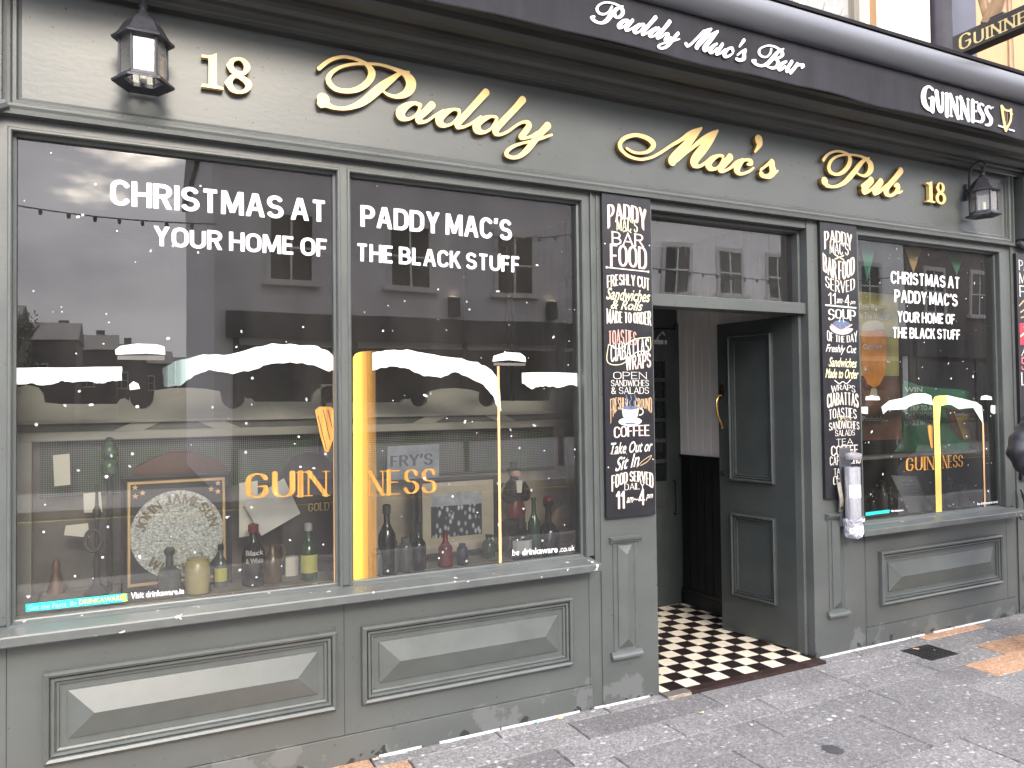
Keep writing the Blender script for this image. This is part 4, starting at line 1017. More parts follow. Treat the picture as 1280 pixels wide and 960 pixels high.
# ================================================================ painted menu boards
BY = -.030
class Board:
    def __init__(s, label, x0, x1, z0, z1, uc, n_):
        s.t = thing('menu_board', label, 'menu board', ((x0+x1)/2, BY, z0), 'hand painted menu boards on the pub front')
        m = MB(); m.box(x0, x1, BY, -.0075, z0, z1); s.o = m.build('panel', boardm, s.t, bevel=.0015)
        s.x0, s.x1, s.uc = x0, x1, uc; s.mb = {}
    def layer(s, m): return s.mb.setdefault(m.name, (MB(), m))[0]
    def zz(s, v): return pt(s.uc, v, BY).z
    def fn(s, u0, u1, v0, v1, wp, tilt, off):
        za, zb = s.zz(v1), s.zz(v0); b0, b1, t0, t1 = wp; h = zb-za
        def f(x, z):
            c = 1-(2*x-1)**2; lo = b0+(b1-b0)*c; hi = t0+(t1-t0)*c
            return (s.x0+(u0+(u1-u0)*x)*(s.x1-s.x0), BY-off, za+h*(lo+(hi-lo)*z)+tilt*h*(x-.5))
        return f, (u1-u0)*(s.x1-s.x0)/h
    def caps(s, txt, u0, u1, v0, v1, col, wp=(0, 0, 1, 1), out=None, tilt=0, wgt=.067, thin=.036, serif=.07):
        f, ratio = s.fn(u0, u1, v0, v1, wp, tilt, .0012)
        _, W1_ = text_strokes(txt, wgt, thin, serif=0, widen=1.0); _, W2_ = text_strokes(txt, wgt, thin, serif=0, widen=2.0)
        k = max(.35, (ratio-(2*W1_-W2_))/(W2_-W1_))
        q_ = min(1, .45+.6*k)*1.0; st, W_ = text_strokes(txt, wgt*q_, thin*q_, serif=serif*min(1, k*.8), widen=k, gap=.13+.05*(k < .7)); W_ = W_
        cell = .034
        V, F, E = contour(stroke_dist(st), -.25, W_+.25, -.15, 1.15, cell)
        mb = MB(); mb.add([f(p[0]/W_, p[1]) for p in V], F); nf = len(F)
        if out:
            f2, _ = s.fn(u0, u1, v0, v1, wp, tilt, .0006)
            st2 = [[(x+.02, z-.02, r+.019*q_) for x, z, r in q] for q in st]
            V, F, E = contour(stroke_dist(st2), -.3, W_+.3, -.2, 1.2, cell)
            mb.add([f2(p[0]/W_, p[1]) for p in V], F)
        o = mb.build('painted_lettering', [col, out or col], s.t)
        for i, p in enumerate(o.data.polygons):
            if i >= nf: p.material_index = 1
    def script(s, txt, u0, u1, v0, v1, col, tilt=0, off=.012):
        f, _ = s.fn(u0, u1, v0, v1, (0, 0, 1, 1), tilt, .0012)
        mb = MB(); font_mb(mb, txt, f, off=off, shear=.42); mb.build('painted_lettering', col, s.t)
    def line(s, pts, col, w_=.004, off=.0014):
        """pts in (u, photo row)"""
        q = [(s.x0+u*(s.x1-s.x0), s.zz(v), w_/2) for u, v in pts]
        q = spline(q, 5) if len(q) > 2 else q
        V, F, E = letters_from_strokes([q], max(.0014, w_*.3)); MB().add([(p[0], BY-off, p[1]) for p in V], F).build('painted_flourish', col, s.t)
    def blob(s, pts, col, off=.001):
        q = [(s.x0+u*(s.x1-s.x0), s.zz(v)) for u, v in pts]
        tri = tessellate_polygon([[Vector((p[0], p[1], 0)) for p in q]])
        MB().add([(p[0], BY-off, p[1]) for p in q], [tuple(t) for t in tri]).build('painted_picture', col, s.t)
    def done(s): pass
def ell(cu, cv, ru, rv, a0=0, a1=360, n=18): return [(cu+ru*math.cos(R(a0+(a1-a0)*i/n)), cv-rv*math.sin(R(a0+(a1-a0)*i/n))) for i in range(n)]
UP = (0, .42, .86, 1); SM = (.34, 0, 1, .72)
b = Board('tall black menu board left of the door with a white coffee cup painted on it', 2.228, 2.542, .980, 2.701, 781, 0)
b.caps('PADDY', .10, .90, 255.8, 287.5, whitep, (0, .45, .88, 1), pinkp); b.caps("MAC'S", .28, .72, 273.5, 288.6, creamp)
b.line([(.42, 290), (.5, 287.6), (.58, 290)], creamp, .005)
b.caps('BAR', .18, .84, 291.2, 306, whitep, out=pinkp); b.caps('FOOD', .14, .90, 307.5, 334, whitep, (0, .08, 1, 1), pinkp)
b.line([(.07, 336), (.93, 337.4)], whitep, .006); b.blob(ell(.07, 336, .02, 1.6), whitep); b.blob(ell(.93, 337.4, .02, 1.6), whitep)
b.caps('FRESHLY CUT', .07, .95, 343.3, 361, whitep, (0, .3, .82, 1), tanp); b.script('Sandwiches', .05, .96, 361, 376, creamp, -.05); b.script('& Rolls', .14, .80, 375.4, 387.4, creamp, -.05)
b.caps('MADE TO ORDER', .05, .97, 387, 405, whitep, (0, .12, 1, .80), tanp)
b.caps('TOASTIES', .08, .66, 412.6, 431, pinkp, (0, .05, .85, 1)); b.caps('CIABATTAS', .12, .92, 427, 447, whitep, tilt=.55)
b.line([(.08, 431), (.3, 436), (.6, 424), (.95, 420.5)], creamp, .004); b.line([(.08, 431), (.06, 453), (.35, 455), (.65, 440), (.93, 437), (.95, 420.5)], creamp, .004)
b.caps('WRAPS', .42, .95, 443, 460, whitep, out=pinkp, tilt=.25)
b.caps('OPEN', .17, .86, 465.2, 473.5, whitep); b.caps('SANDWICHES', .12, .90, 475.3, 482.5, whitep); b.caps('& SALADS', .12, .90, 484.3, 492, whitep)
b.caps('FRESHLY', .10, .46, 497, 529, tanp, (0, .55, .92, 1)); b.caps('GROUND', .60, .96, 497, 522, tanp, (.15, .45, 1, .92))
b.blob(ell(.50, 527, .24, 5.5), whitep, .0010); b.blob([(.33, 510), (.68, 510), (.66, 520), (.58, 526), (.43, 526), (.35, 520)], whitep, .0014); b.blob(ell(.505, 510, .165, 2.4), bluep, .0018)
b.blob(ell(.50, 529.4, .12, 1.2), bluep, .0013); b.line(ell(.70, 515, .07, 4.2, 80, -120, 8), whitep, .006)
for dx in (0, .09, .18): b.line([(.42+dx, 508), (.40+dx, 503), (.44+dx, 499), (.42+dx, 494)], bluep, .007, .002)
b.caps('COFFEE', .16, .90, 531.5, 546, whitep, (0, .08, .9, .92), pinkp, tilt=.1)
b.script('Take Out or', .10, .96, 552, 566.5, whitep, .12); b.line([(.08, 566), (.2, 567), (.35, 564), (.42, 568)], tanp, .003); b.script('Sit In', .18, .68, 569, 586, whitep, .35); b.line([(.62, 585), (.75, 577), (.93, 571), (.85, 578), (.70, 583)], tanp, .004)
b.caps('FOOD SERVED', .10, .96, 590, 613, whitep, (0, .48, .82, 1), tanp); b.caps('DAILY', .36, .78, 605, 612.5, whitep)
b.caps('11', .18, .36, 614.5, 634, whitep, out=pinkp); b.script('am', .40, .54, 622, 629, whitep); b.line([(.54, 626), (.57, 624.5), (.60, 626), (.63, 625)], whitep, .004); b.caps('4', .64, .78, 613.5, 632, whitep, out=pinkp); b.script('pm', .80, .95, 620, 628, whitep)
for uu, vv in ((.04, 307), (.96, 304), (.04, 583), (.96, 576)): b.blob(ell(uu, vv, .014, .9), whitep, .002)
b.done()
b = Board('black menu board right of the door with a blue soup bowl painted on it', 3.837, 4.164, .974, 2.701, 1046, 0)
b.caps('PADDY', .10, .86, 289, 313, whitep, (0, .45, .88, 1), tanp); b.caps("MAC'S", .24, .76, 303, 317.5, whitep)
b.line([(.38, 318.6), (.62, 324)], creamp, .008); b.line([(.38, 324), (.62, 318.6)], creamp, .008)
b.caps('BAR FOOD', .05, .92, 318, 348.5, whitep, SM, tanp); b.caps('SERVED', .10, .92, 345.5, 365, whitep, SM)
b.caps('11', .17, .38, 367, 380, whitep); b.script('am', .40, .56, 373, 379, whitep); b.caps('-', .56, .60, 372, 379, whitep); b.caps('4', .62, .76, 368, 381, whitep); b.script('pm', .77, .92, 375, 380.5, whitep)
b.line([(.10, 382.2), (.93, 383.4)], whitep, .010)
b.caps('SOUP', .16, .92, 387, 401.6, whitep, (0, .3, 1, 1), wgt=.1)
b.blob(ell(.52, 408.5, .32, 9.5, 175, 365, 14), whitep, .0012); b.blob(ell(.52, 406, .25, 6), bluep, .0016); b.line([(.24, 406), (.5, 412.5), (.80, 405)], pinkp, .010, .002); b.line([(.45, 402), (.5, 396)], whitep, .006, .002); b.line([(.58, 402), (.56, 397)], whitep, .006, .002)
b.caps('OF THE DAY', .12, .95, 412.5, 427.5, whitep, (.1, 0, 1, .5))
b.script('Freshly Cut', .08, .92, 431, 443.5, whitep, -.1); b.script('Sandwiches', .15, .92, 447, 459, creamp, -.1); b.script('Made to Order', .05, .96, 461, 473, creamp, -.1)
b.line([(.3, 475.5), (.42, 479.5), (.52, 477), (.62, 479.5), (.74, 474.5)], whitep, .006)
b.caps('WRAPS', .20, .86, 481, 491.5, whitep, UP); b.caps('CIABATTAS', .08, .94, 491, 510, whitep, (0, .25, .9, 1), tanp); b.caps('TOASTIES', .12, .88, 510, 524.5, whitep, (0, .2, .8, 1))
b.caps('OPEN', .36, .72, 520.5, 525.5, creamp); b.caps('SANDWICHES', .12, .95, 526.5, 538, whitep, (0, .2, .8, 1)); b.caps('SALADS', .28, .82, 538, 545, whitep)
b.caps('TEA', .30, .76, 549, 556, whitep); b.caps('COFFEE', .16, .90, 557.5, 569, whitep, out=pinkp); b.caps('CAPPUCCINO', .12, .96, 570.5, 581, whitep)
b.caps('TAKE', .22, .54, 585.5, 593, whitep, tilt=.1); b.caps('OUT', .20, .52, 593.5, 604, whitep, tilt=.4)
b.done()
b = Board('black menu board with a red block beside the person at the right edge', 5.862, 6.22, .974, 2.655, 1272, 0)
b.caps('PADDY', .08, .92, 325, 337, whitep); b.caps("MAC'S", .08, .92, 341, 354, whitep); b.caps('PUB', .08, .92, 357, 370, whitep)
b.line([(.05, 382), (.3, 374), (.6, 380), (.95, 374)], tanp, .012); b.line([(.1, 390), (.4, 383), (.7, 392), (.95, 385)], tanp, .012); b.line([(.1, 397), (.5, 392), (.9, 398)], tanp, .010)
b.blob([(.05, 404), (.95, 400), (.95, 427), (.05, 431)], redp, .001); b.line([(.08, 420), (.4, 411), (.7, 420), (.95, 409)], whitep, .014, .002); b.line([(.2, 408), (.4, 424)], whitep, .010, .0024)
b.caps('ALL', .08, .92, 432, 444, whitep); b.caps('SPORT', .06, .96, 446, 461, redp, out=whitep); b.caps('LIVE', .06, .92, 466, 481, whitep); b.caps('ON', .18, .8, 484, 492, whitep)
b.done()

# ================================================================ window film
DY = GY-.003
def film(pts, y=DY):
    q = [pt(u, v, y) for u, v in pts]
    tri = tessellate_polygon([[Vector((p.x, p.z, 0)) for p in q]])
    return q, [tuple(t) for t in tri]
def filmset(parent, name, m, polys, y=DY):
    for k, p in enumerate(polys):
        a, f = film(p, y-.0002*(k % 3)); o = MB().add(a, f).build(name, m, parent)
    return o
def K(ox, oy, s, pts): return [(ox+a/s, oy+b_/s) for a, b_ in pts]
bold_line(fr_l, 'CHRISTMAS AT', (137,223.5), (137,256), (409,251), (409,278), DY)
bold_line(fr_l, 'YOUR HOME OF', (191,282), (191,307), (410.3,299), (410.3,321.3), DY)
bold_line(fr_l, "PADDY MAC'S", (450.5,256), (450.5,283), (640,275), (640,301), DY)
bold_line(fr_l, 'THE BLACK STUFF', (444.5,303.5), (444.5,326), (650.5,321), (650.5,341), DY)
bold_line(fr_r, 'CHRISTMAS AT', (1113.2,338.4), (1113.2,354), (1200,346.4), (1200,361), DY)
bold_line(fr_r, "PADDY MAC'S", (1118,361.7), (1118,377.6), (1197,368), (1197,383.2), DY)
bold_line(fr_r, 'YOUR HOME OF', (1121.5,388.5), (1121.5,402.5), (1194,393), (1194,405.5), DY)
bold_line(fr_r, 'THE BLACK STUFF', (1115.3,408.6), (1115.3,422.4), (1200.6,412.2), (1200.6,424.5), DY)
def jag(pts, amp=1.1, k=4):
    """roughen a drawn outline a little, as the printed snow edge is"""
    out = []; r_ = random.Random(len(pts)*7+int(pts[0][0]))
    for i, p in enumerate(pts):
        q = pts[(i+1) % len(pts)]
        for t in range(k): out.append((p[0]+(q[0]-p[0])*t/k+(r_.uniform(-amp, amp) if t else 0)*.5, p[1]+(q[1]-p[1])*t/k+(r_.uniform(-amp, amp) if t else 0)))
    return out
filmset(fr_l, 'snow_print', snow, [
  jag(K(0, 390, 2.4, [(40,168),(366,164),(366,205),(330,208),(300,213),(250,208),(210,210),(180,207),(160,216),(130,220),(90,213),(40,218)])),
  K(0, 390, 2.4, [(347,128),(345,114),(360,102),(410,95),(470,97),(493,104),(496,128),(440,124),(390,126)]),
  K(0, 390, 2.4, [(388,218),(400,208),(415,215),(420,230),(390,234)]),
  jag(K(420, 410, 2.821, [(128,88),(190,78),(250,75),(320,90),(420,105),(500,120),(550,150),(575,180),(583,290),(572,292),(555,240),(520,200),(470,175),(420,155),(370,175),(310,170),(240,140),(190,135),(128,150)])),
  K(420, 410, 2.821, [(552,118),(556,98),(600,85),(650,88),(668,102),(670,120),(610,113)]),
  jag(K(420, 410, 2.821, [(655,158),(887,160),(887,208),(820,200),(790,210),(760,206),(720,205),(690,216),(656,195)]))])
filmset(fr_l, 'snow_print', fade_material('printed_snow_fading', ((.82, .84, .80), (.30, .40, .38)), pt(262, 470, DY).x, pt(186, 470, DY).x), [jag(K(130, 400, 2.667, [(195,160),(230,140),(330,115),(420,115),(490,95),(560,78),(640,82),(700,85),(750,105),(772,130),(772,168),(745,170),(700,150),(620,140),(540,150),(500,165),(430,180),(350,165),(300,185),(255,220),(200,222)]))])
filmset(fr_l, 'chimney_print', mat('printed_chimney', (.10, .095, .085), .5, var=.3), [K(420, 410, 2.821, [(556,122),(668,124),(668,134),(556,132)]), K(0, 390, 2.4, [(352,131),(494,131),(494,145),(352,143)])], DY+.0006)
p0, p1 = pt(441, 600, DY), pt(471, 600, DY)
yel = fade_material('printed_amber_glow', ((.95, .72, .10), (.72, .36, .06)), 0.0, 1.0)
gp = filmset(fr_l, 'amber_print', yel, [K(420, 410, 2.821, [(60,104),(68,92),(85,84),(128,80),(225,77),(225,140),(190,148),(205,897),(62,922)])])
# the glow runs in the print's own left-to-right direction
for nd in gp.data.materials[0].node_tree.nodes:
    if nd.type == 'MAP_RANGE' and abs(nd.inputs['From Max'].default_value-1.0) < 1e-6 and nd.inputs['From Min'].default_value == 0.0 and nd.inputs['Value'].is_linked and nd.inputs['Value'].links[0].from_node.type == 'SEPXYZ':
        nd.inputs['From Min'].default_value = p0.x; nd.inputs['From Max'].default_value = p0.x+.125
filmset(fr_l, 'orange_line_print', orange, [[(416.2,440),(420.2,440),(421.6,733),(417.4,733)], K(420, 410, 2.821, [(568,135),(576,135),(585,865),(575,866)])], DY-.0005)
def gold_text(mb, s, tl, bl, tr, br, y=DY-.0006):
    st, W_ = text_strokes(s, .092, .024, gap=.17, serif=.13)
    V, F, E = contour(stroke_dist(st), -.2, W_+.2, -.06, 1.06, .03); f = quad_fn(pt(*tl, y), pt(*tr, y), pt(*br, y), pt(*bl, y), W_); mb.add([f(*p) for p in V], F)
for a_ in (('GUIN', (306,593), (306,622), (411,589), (411,619)), ('NESS', (459,590), (459,619), (546,586), (546,615))): mb = MB(); gold_text(mb, *a_); mb.build('gold_print', goldprint, fr_l)
mb = MB(); a, f = film(K(130, 400, 2.667, [(703,302),(718,289),(757,289),(766,300),(766,395),(748,440),(737,440),(722,390)])); mb.add(a, f)
mb.build('gold_print', goldprint, fr_l)
mb = MB()
for ln in ([(712,318),(740,430)], [(730,300),(752,400)], [(745,300),(760,360)]):
    q = K(130, 400, 2.667, ln); a, f = film([(q[0][0],q[0][1]),(q[0][0]+1,q[0][1]),(q[1][0]+1,q[1][1]),(q[1][0],q[1][1])], DY-.001); mb.add(a, f)
mb.build('harp_line_print', ink, fr_l)
filmset(fr_r, 'snow_print', snow, [K(1070, 470, 5.05, q) for q in (
  [(60,152),(62,130),(100,122),(145,128),(152,152)], [(35,195),(75,195),(75,240),(35,235)],
  [(160,195),(210,155),(290,140),(360,110),(440,110),(475,125),(487,185),(470,180),(420,170),(350,185),(310,210),(200,215),(172,240)],
  [(575,122),(680,145),(760,165),(795,190),(805,310),(795,290),(740,200),(680,205),(650,210),(600,180),(575,180)], [(785,150),(790,128),(820,120),(855,130),(860,150)], [(850,185),(900,185),(900,230),(870,240),(850,230)])])
filmset(fr_r, 'amber_print', mat('printed_amber', (.92, .66, .16), .4, var=.1), [K(1070, 470, 5.05, [(487,150),(497,132),(520,124),(575,122),(575,180),(535,190),(528,300),(535,500),(543,868),(505,878),(497,500)])])
filmset(fr_r, 'orange_line_print', orange, [K(1070, 470, 5.05, [(797,300),(807,300),(820,840),(810,840)])], DY-.0005)
for a_ in (('GUIN', (1132,573), (1132,588.4), (1168,571), (1168,586.4)), ('NESS', (1178,570), (1178,585), (1203.7,569), (1203.7,583))): mb = MB(); gold_text(mb, *a_); mb.build('gold_print', goldprint, fr_r)
mb = MB(); a, f = film(K(1070, 470, 5.05, [(450,318),(465,308),(484,314),(486,455),(474,455)])); mb.add(a, f); mb.build('gold_print', goldprint, fr_r)
# snowflakes scattered over the panes
def flakes(parent, x0, x1, n, seed, big=1.0):
    r_ = random.Random(seed); A, B = MB(), MB()
    for i in range(n):
        x, z = r_.uniform(x0+.02, x1-.02), r_.uniform(WZ0+.03, WZ1-.03); s = r_.choice([.0025, .003, .004, .005, .0065])*big; an = r_.uniform(0, 3.14); st = r_.choice([1, 1, 1.2, 1.9])
        q = []
        for k in range(9):
            a = k*.698; rr = s*r_.uniform(.8, 1.1); u, v = rr*st*math.cos(a), rr*math.sin(a); q.append((x+u*math.cos(an)-v*math.sin(an), DY-.0012, z+u*math.sin(an)+v*math.cos(an)))
        (A if r_.random() < .42 else B).add(q, [tuple(range(9))])
    A.build('snowflake_print', whitev, parent); B.build('faint_snowflake_print', mat('faint_snow_print', (.36, .37, .38), .5), parent)
flakes(fr_l, *W1, 75, 4); flakes(fr_l, *W2, 80, 5); flakes(fr_r, *W3, 110, 6, .95)
# notices along the foot of the panes
filmset(fr_l, 'teal_notice', teal, [[(32,755),(156,741.5),(160,746),(157.5,752),(32,765)]])
def small_text(parent, m, s, tl, bl, tr, br, off=.01, y=DY-.0012):
    mb = MB(); q = [pt(*c, y) for c in (tl, tr, br, bl)]
    def f(u, v):
        a = q[3].lerp(q[2], u); b_ = q[0].lerp(q[1], u); return tuple(a.lerp(b_, v))
    font_mb(mb, s, f, off=off); return mb.build('notice_lettering', m, parent)
small_text(fr_l, mat('pale_teal_print', (.35, .80, .78), .4), 'Get the Facts. Be', (35,757), (35,763), (96,750.5), (96,757))
small_text(fr_l, lime, 'DRINKAWARE', (99,749.5), (99,756), (154,743.5), (154,750), .02)
filmset(fr_l, 'lime_arrow', lime, [[(154,742.5),(160,742),(156.5,746),(160,751),(154,751.6),(151,747)]], DY-.001)
small_text(fr_l, whitev, 'Visit drinkaware.ie', (163.5,740.5), (163.5,749), (230,735), (230,742), .02)
small_text(fr_l, whitev, 'be', (640.5,687), (640.5,695), (649,686), (649,694), .005)
small_text(fr_l, whitev, 'drinkaware', (652.5,686), (652.5,694.5), (697,682.5), (697,690.5), .02)
small_text(fr_l, whitev, '.co.uk', (699,683), (699,690.5), (718.5,681), (718.5,688), .005)
filmset(fr_r, 'teal_notice', teal, [[(1082,640.5),(1112,637),(1112,641),(1082,645)]])
small_text(fr_r, whitev, 'Visit drinkaware.ie', (1113.5,637.5), (1113.5,640.3), (1129.5,636), (1129.5,638.7), .03)
small_text(fr_r, whitev, 'be drinkaware.co.uk', (1221.5,628), (1221.5,631.5), (1248,625), (1248,628.5), .04)

# ================================================================ things in and on the left display window
BED = .7905
def scale_at(u, v, y): return (pt(u+.5, v, y)-pt(u-.5, v, y)).length*.93
def bottle(name, label, u, vb, vt, w, m, shape='bottle', cap=None, lab=None, cat='bottle', group=None, text=None):
    g0 = gpt(u, vb, BED); y = max(g0.y, .145); x = pt(u, vb, y).x; h = pt(u, vt, y).z-BED; r = scale_at(u, vb, y)*w/2
    t = thing(name, label, cat, (x, y, BED), group)
    sh = {'bottle': [(.92, 0), (1, .02), (1, .50), (.93, .58), (.55, .68), (.36, .74), (.33, .95), (.40, .955), (.40, 1.0)],
          'jug': [(.7, 0), (.95, .04), (1, .3), (.95, .55), (.7, .72), (.42, .82), (.40, .95), (.5, .97), (.5, 1.0)],
          'jar': [(.9, 0), (1, .04), (1, .72), (.85, .82), (.6, .86), (.6, 1.0)],
          'crock': [(.85, 0), (.95, .03), (1, .5), (.97, .85), (.80, .93), (.86, 1.0)],
          'decanter': [(.9, 0), (1, .05), (1, .42), (.7, .5), (.3, .58), (.27, .82), (.42, .86), (.5, .93), (.3, 1.0)]}[shape]
    MB().lathe([(a*r, b*h) for a, b in sh], x, y, BED, 20).build('body', m, t, smooth=True)
    if cap: MB().lathe([(.45*r, h*.88), (.46*r, h*1.005), (.3*r, h*1.02), (0, h*1.021)], x, y, BED, 14).build('cap', cap, t, smooth=True)
    if lab:
        z0, z1 = h*.14, h*.46; m_ = MB(); n_ = 12
        m_.add([(x+r*1.012*math.cos(R(200+140*i/n_)), y+r*1.012*math.sin(R(200+140*i/n_)), BED+z) for z in (z0, z1) for i in range(n_+1)], [(i, i+1, n_+2+i, n_+1+i) for i in range(n_)])
        m_.build('label', lab, t, smooth=True)
    if text:
        for k, s_ in enumerate(text):
            zc = h*(.52-.13*k); m_ = MB()
            f = lambda u_, v_: (x+r*1.02*math.cos(R(225+90*u_)), y+r*1.02*math.sin(R(225+90*u_)), BED+zc+v_*h*.085)
            font_mb(m_, s_, f, off=.02); m_.build('label_lettering', whitep, t)
    if shape == 'jug':
        MB().tube(spline([(x+r*.4, y, BED+h*.9), (x+r*1.0, y, BED+h*.93), (x+r*1.25, y, BED+h*.75), (x+r*.92, y, BED+h*.55)], 5), r*.12, 6).build('handle', m, t, smooth=True)
    return t
bottle('glass_decanter', 'grey glass decanter in front of the round silvered mirror', 212, 739, 684, 32, bclear, 'decanter', cat='decanter')
bottle('stoneware_jug', 'wide cream stoneware crock standing beside the framed mirror', 247, 741, 697, 34, bcream, 'crock', cat='crock')
bottle('small_bottle', 'small clear bottle with a yellow label right of the cream crock', 276, 733, 681, 18, bclear, 'bottle', cap=bdark, lab=yellab)
bottle('whisky_bottle', 'black bottle with white lettering and a dark red cap under the tilted card', 317, 731, 656, 32, bdark, 'bottle', cap=bred, text=['Black', '& White'])
bottle('stoneware_jug', 'brown stoneware jug right of the black lettered bottle', 341, 729, 679, 26, bbrown, 'jug', cat='jug')
bottle('green_bottle', 'dark green bottle with a wide yellow label near the window post', 386, 724, 655, 23, bgreen, 'bottle', cap=mat('grey_foil_cap', (.35, .35, .35), .4), lab=yellab)
def panel_card(name, label, cat, px4, y, m, thick=.004, lean=.0):
    q = [pt(u, v, y) for u, v in px4]; c = q[0]
    zmin = min(p.z for p in q)
    pts = [(p.x, p.y+lean*(p.z-zmin), p.z) for p in q]; n_ = len(pts)
    mb = MB(); mb.add(pts+[(p[0], p[1]+thick, p[2]) for p in pts], [tuple(range(n_-1, -1, -1)), tuple(range(n_, 2*n_))]+[(i, (i+1) % n_, (i+1) % n_+n_, i+n_) for i in range(n_)])
    o = mb.build(name, m, loc=(sum(p[0] for p in pts)/n_, y, zmin)); return tag(o, label, cat)
gk = gpt(365, 720, BED).y
panel_card('carton', 'small pale carton between the brown jug and the green bottle', 'carton', [(357,697), (373,695), (373,720), (357,722)], gk, paper, .05)
panel_card('tilted_card', 'white paper card tilted on its corner above the bottles', 'card', K(130, 400, 2.667, [(465,612), (600,527), (655,645), (525,720)]), .27, mat('white_card', (.62, .61, .58), .8, var=.05))
panel_card('notice_card', 'pale notice card standing behind the black lettered bottle', 'card', [(299,604), (322,601), (322,668), (299,672)], .31, paper)
for lab_, q, mm in (('upper pale paper hanging at the left end of the display', [(66,569), (87,567), (88,606), (68,608)], paper), ('lower right pale paper hanging beside the dark stand', [(104,617), (126,615), (128,640), (105,641)], paper),
                 ('long buff paper lying lowest in the left end of the display', [(82,657), (110,654), (112,672), (80,669)], paper)):
    panel_card('paper_note', lab_, 'paper note', q, .36, mm, .002)
# framed silvered mirror
my = .30
t = thing('framed_mirror', 'square black framed pub mirror with a round silvered centre and gold lettering', 'mirror', (.18, my, BED))
a, b_ = pt(151, 597, my), pt(290, 720, my); mx0, mx1, mz1, mz0 = a.x, b_.x, a.z, BED+.005
def lean_(mb):
    mb.v = [(p[0], p[1]+(p[2]-mz0)*.10, p[2]) for p in mb.v]; return mb
lean_(MB().rings(mx0, mx1, mz0, mz1, [(0, my+.02), (.0, my-.01), (.01, my-.014), (.02, my-.006), (.022, my-.004)], cap=True)).build('frame', ink, t)
lean_(MB().rings(mx0+.024, mx1-.024, mz0+.024, mz1-.024, [(0, my-.006), (.003, my-.010), (.012, my-.010), (.014, my-.006)], cap=False)).build('gold_border', goldleaf, t)
ccx, ccz = (mx0+mx1)/2, pt(222, 668, my).z; cr_ = (mx1-mx0)*.425
lean_(MB().add([(ccx+cr_*math.cos(R(9*k)), my-.0075, ccz+cr_*math.sin(R(9*k))) for k in range(40)], [tuple(range(40))])).build('silvered_disc', nickel, t)
for txt, a0, a1, rr in (('JOHN JAMESON', 172, 8, .80), ('WHISKEY', 222, 318, .80)):
    st, W_ = text_strokes(txt, .12, .07, gap=.15, serif=.08); V, F, E = contour(stroke_dist(st), -.2, W_+.2, -.1, 1.1, .04); h_ = cr_*.19
    def f(x, z):
        an = R(a0+(a1-a0)*x/W_); r_ = cr_*rr+(z-.5)*h_*(1 if a0 < 200 else -1); return (ccx+r_*math.cos(an), my-.0095, ccz+r_*math.sin(an))
    lean_(MB().add([f(*p) for p in V], F)).build('mirror_lettering', mat('mirror_letter_bronze', (.13, .10, .06), .4, metal=.4), t)
for sx_, sz_ in ((mx0+.055, mz1-.05), (mx0+.085, mz1-.075), (mx0+.056, mz1-.088), (mx1-.055, mz1-.05), (mx1-.085, mz1-.075), (mx1-.056, mz1-.088)):
    lean_(MB().add([(sx_+(.014 if k % 2 == 0 else .006)*math.sin(R(36*k)), my-.008, sz_+(.014 if k % 2 == 0 else .006)*math.cos(R(36*k))) for k in range(10)]+[(sx_, my-.008, sz_)], [(k, (k+1) % 10, 10) for k in range(10)])).build('star', goldleaf, t)
# brown chest behind it
m = MB(); q0, q1 = pt(166, 590, .43), pt(282, 590, .43); zt = pt(225, 564, .43).z; zb_ = pt(225, 600, .43).z
prof_ = [(q0.x+(q1.x-q0.x)*i/12, zb_+.0+(zt-zb_)*(.45+.55*math.sin(math.pi*i/12))) for i in range(13)]
m.poly_y([(q0.x, BED)]+prof_+[(q1.x, BED)], .40, .47); o = m.build('brown_chest', cherry, loc=((q0.x+q1.x)/2, .43, BED)); tag(o, 'red brown wooden chest with a rounded top behind the framed mirror', 'chest')
# dark arched advertising board behind the gold print
m = MB(); ay = .34; q0, q1 = pt(352, 640, ay), pt(423, 640, ay); zt = pt(400, 566, ay).z; zc_ = zt-(q1.x-q0.x)/2
arch_ = [(q0.x+(q1.x-q0.x)*(.5-.5*math.cos(math.pi*i/14)), zc_+(q1.x-q0.x)/2*math.sin(math.pi*i/14)) for i in range(15)]
t = thing('arched_sign', 'dark arched board lettered GOLD behind the green bottle', 'sign', ((q0.x+q1.x)/2, ay, BED))
m.poly_y([(q0.x, BED)]+arch_+[(q1.x, BED)], ay, ay+.03); m.build('panel', mat('black_brown_board', (.022, .015, .012), .4), t)
def put_text(parent, s_, px4, y, m_, wgt=.10, thin=.05, serif=.07, name='lettering'):
    st, W_ = text_strokes(s_, wgt, thin, gap=.16, serif=serif); V, F, E = contour(stroke_dist(st), -.2, W_+.2, -.1, 1.1, .04)
    fn = quad_fn(*[pt(*c, y) for c in px4], W_); return MB().add([fn(*p) for p in V], F).build(name, m_, parent)
put_text(t, 'GOLD', [(385,630), (412,628), (412,637), (385,639)], ay-.002, goldleaf)
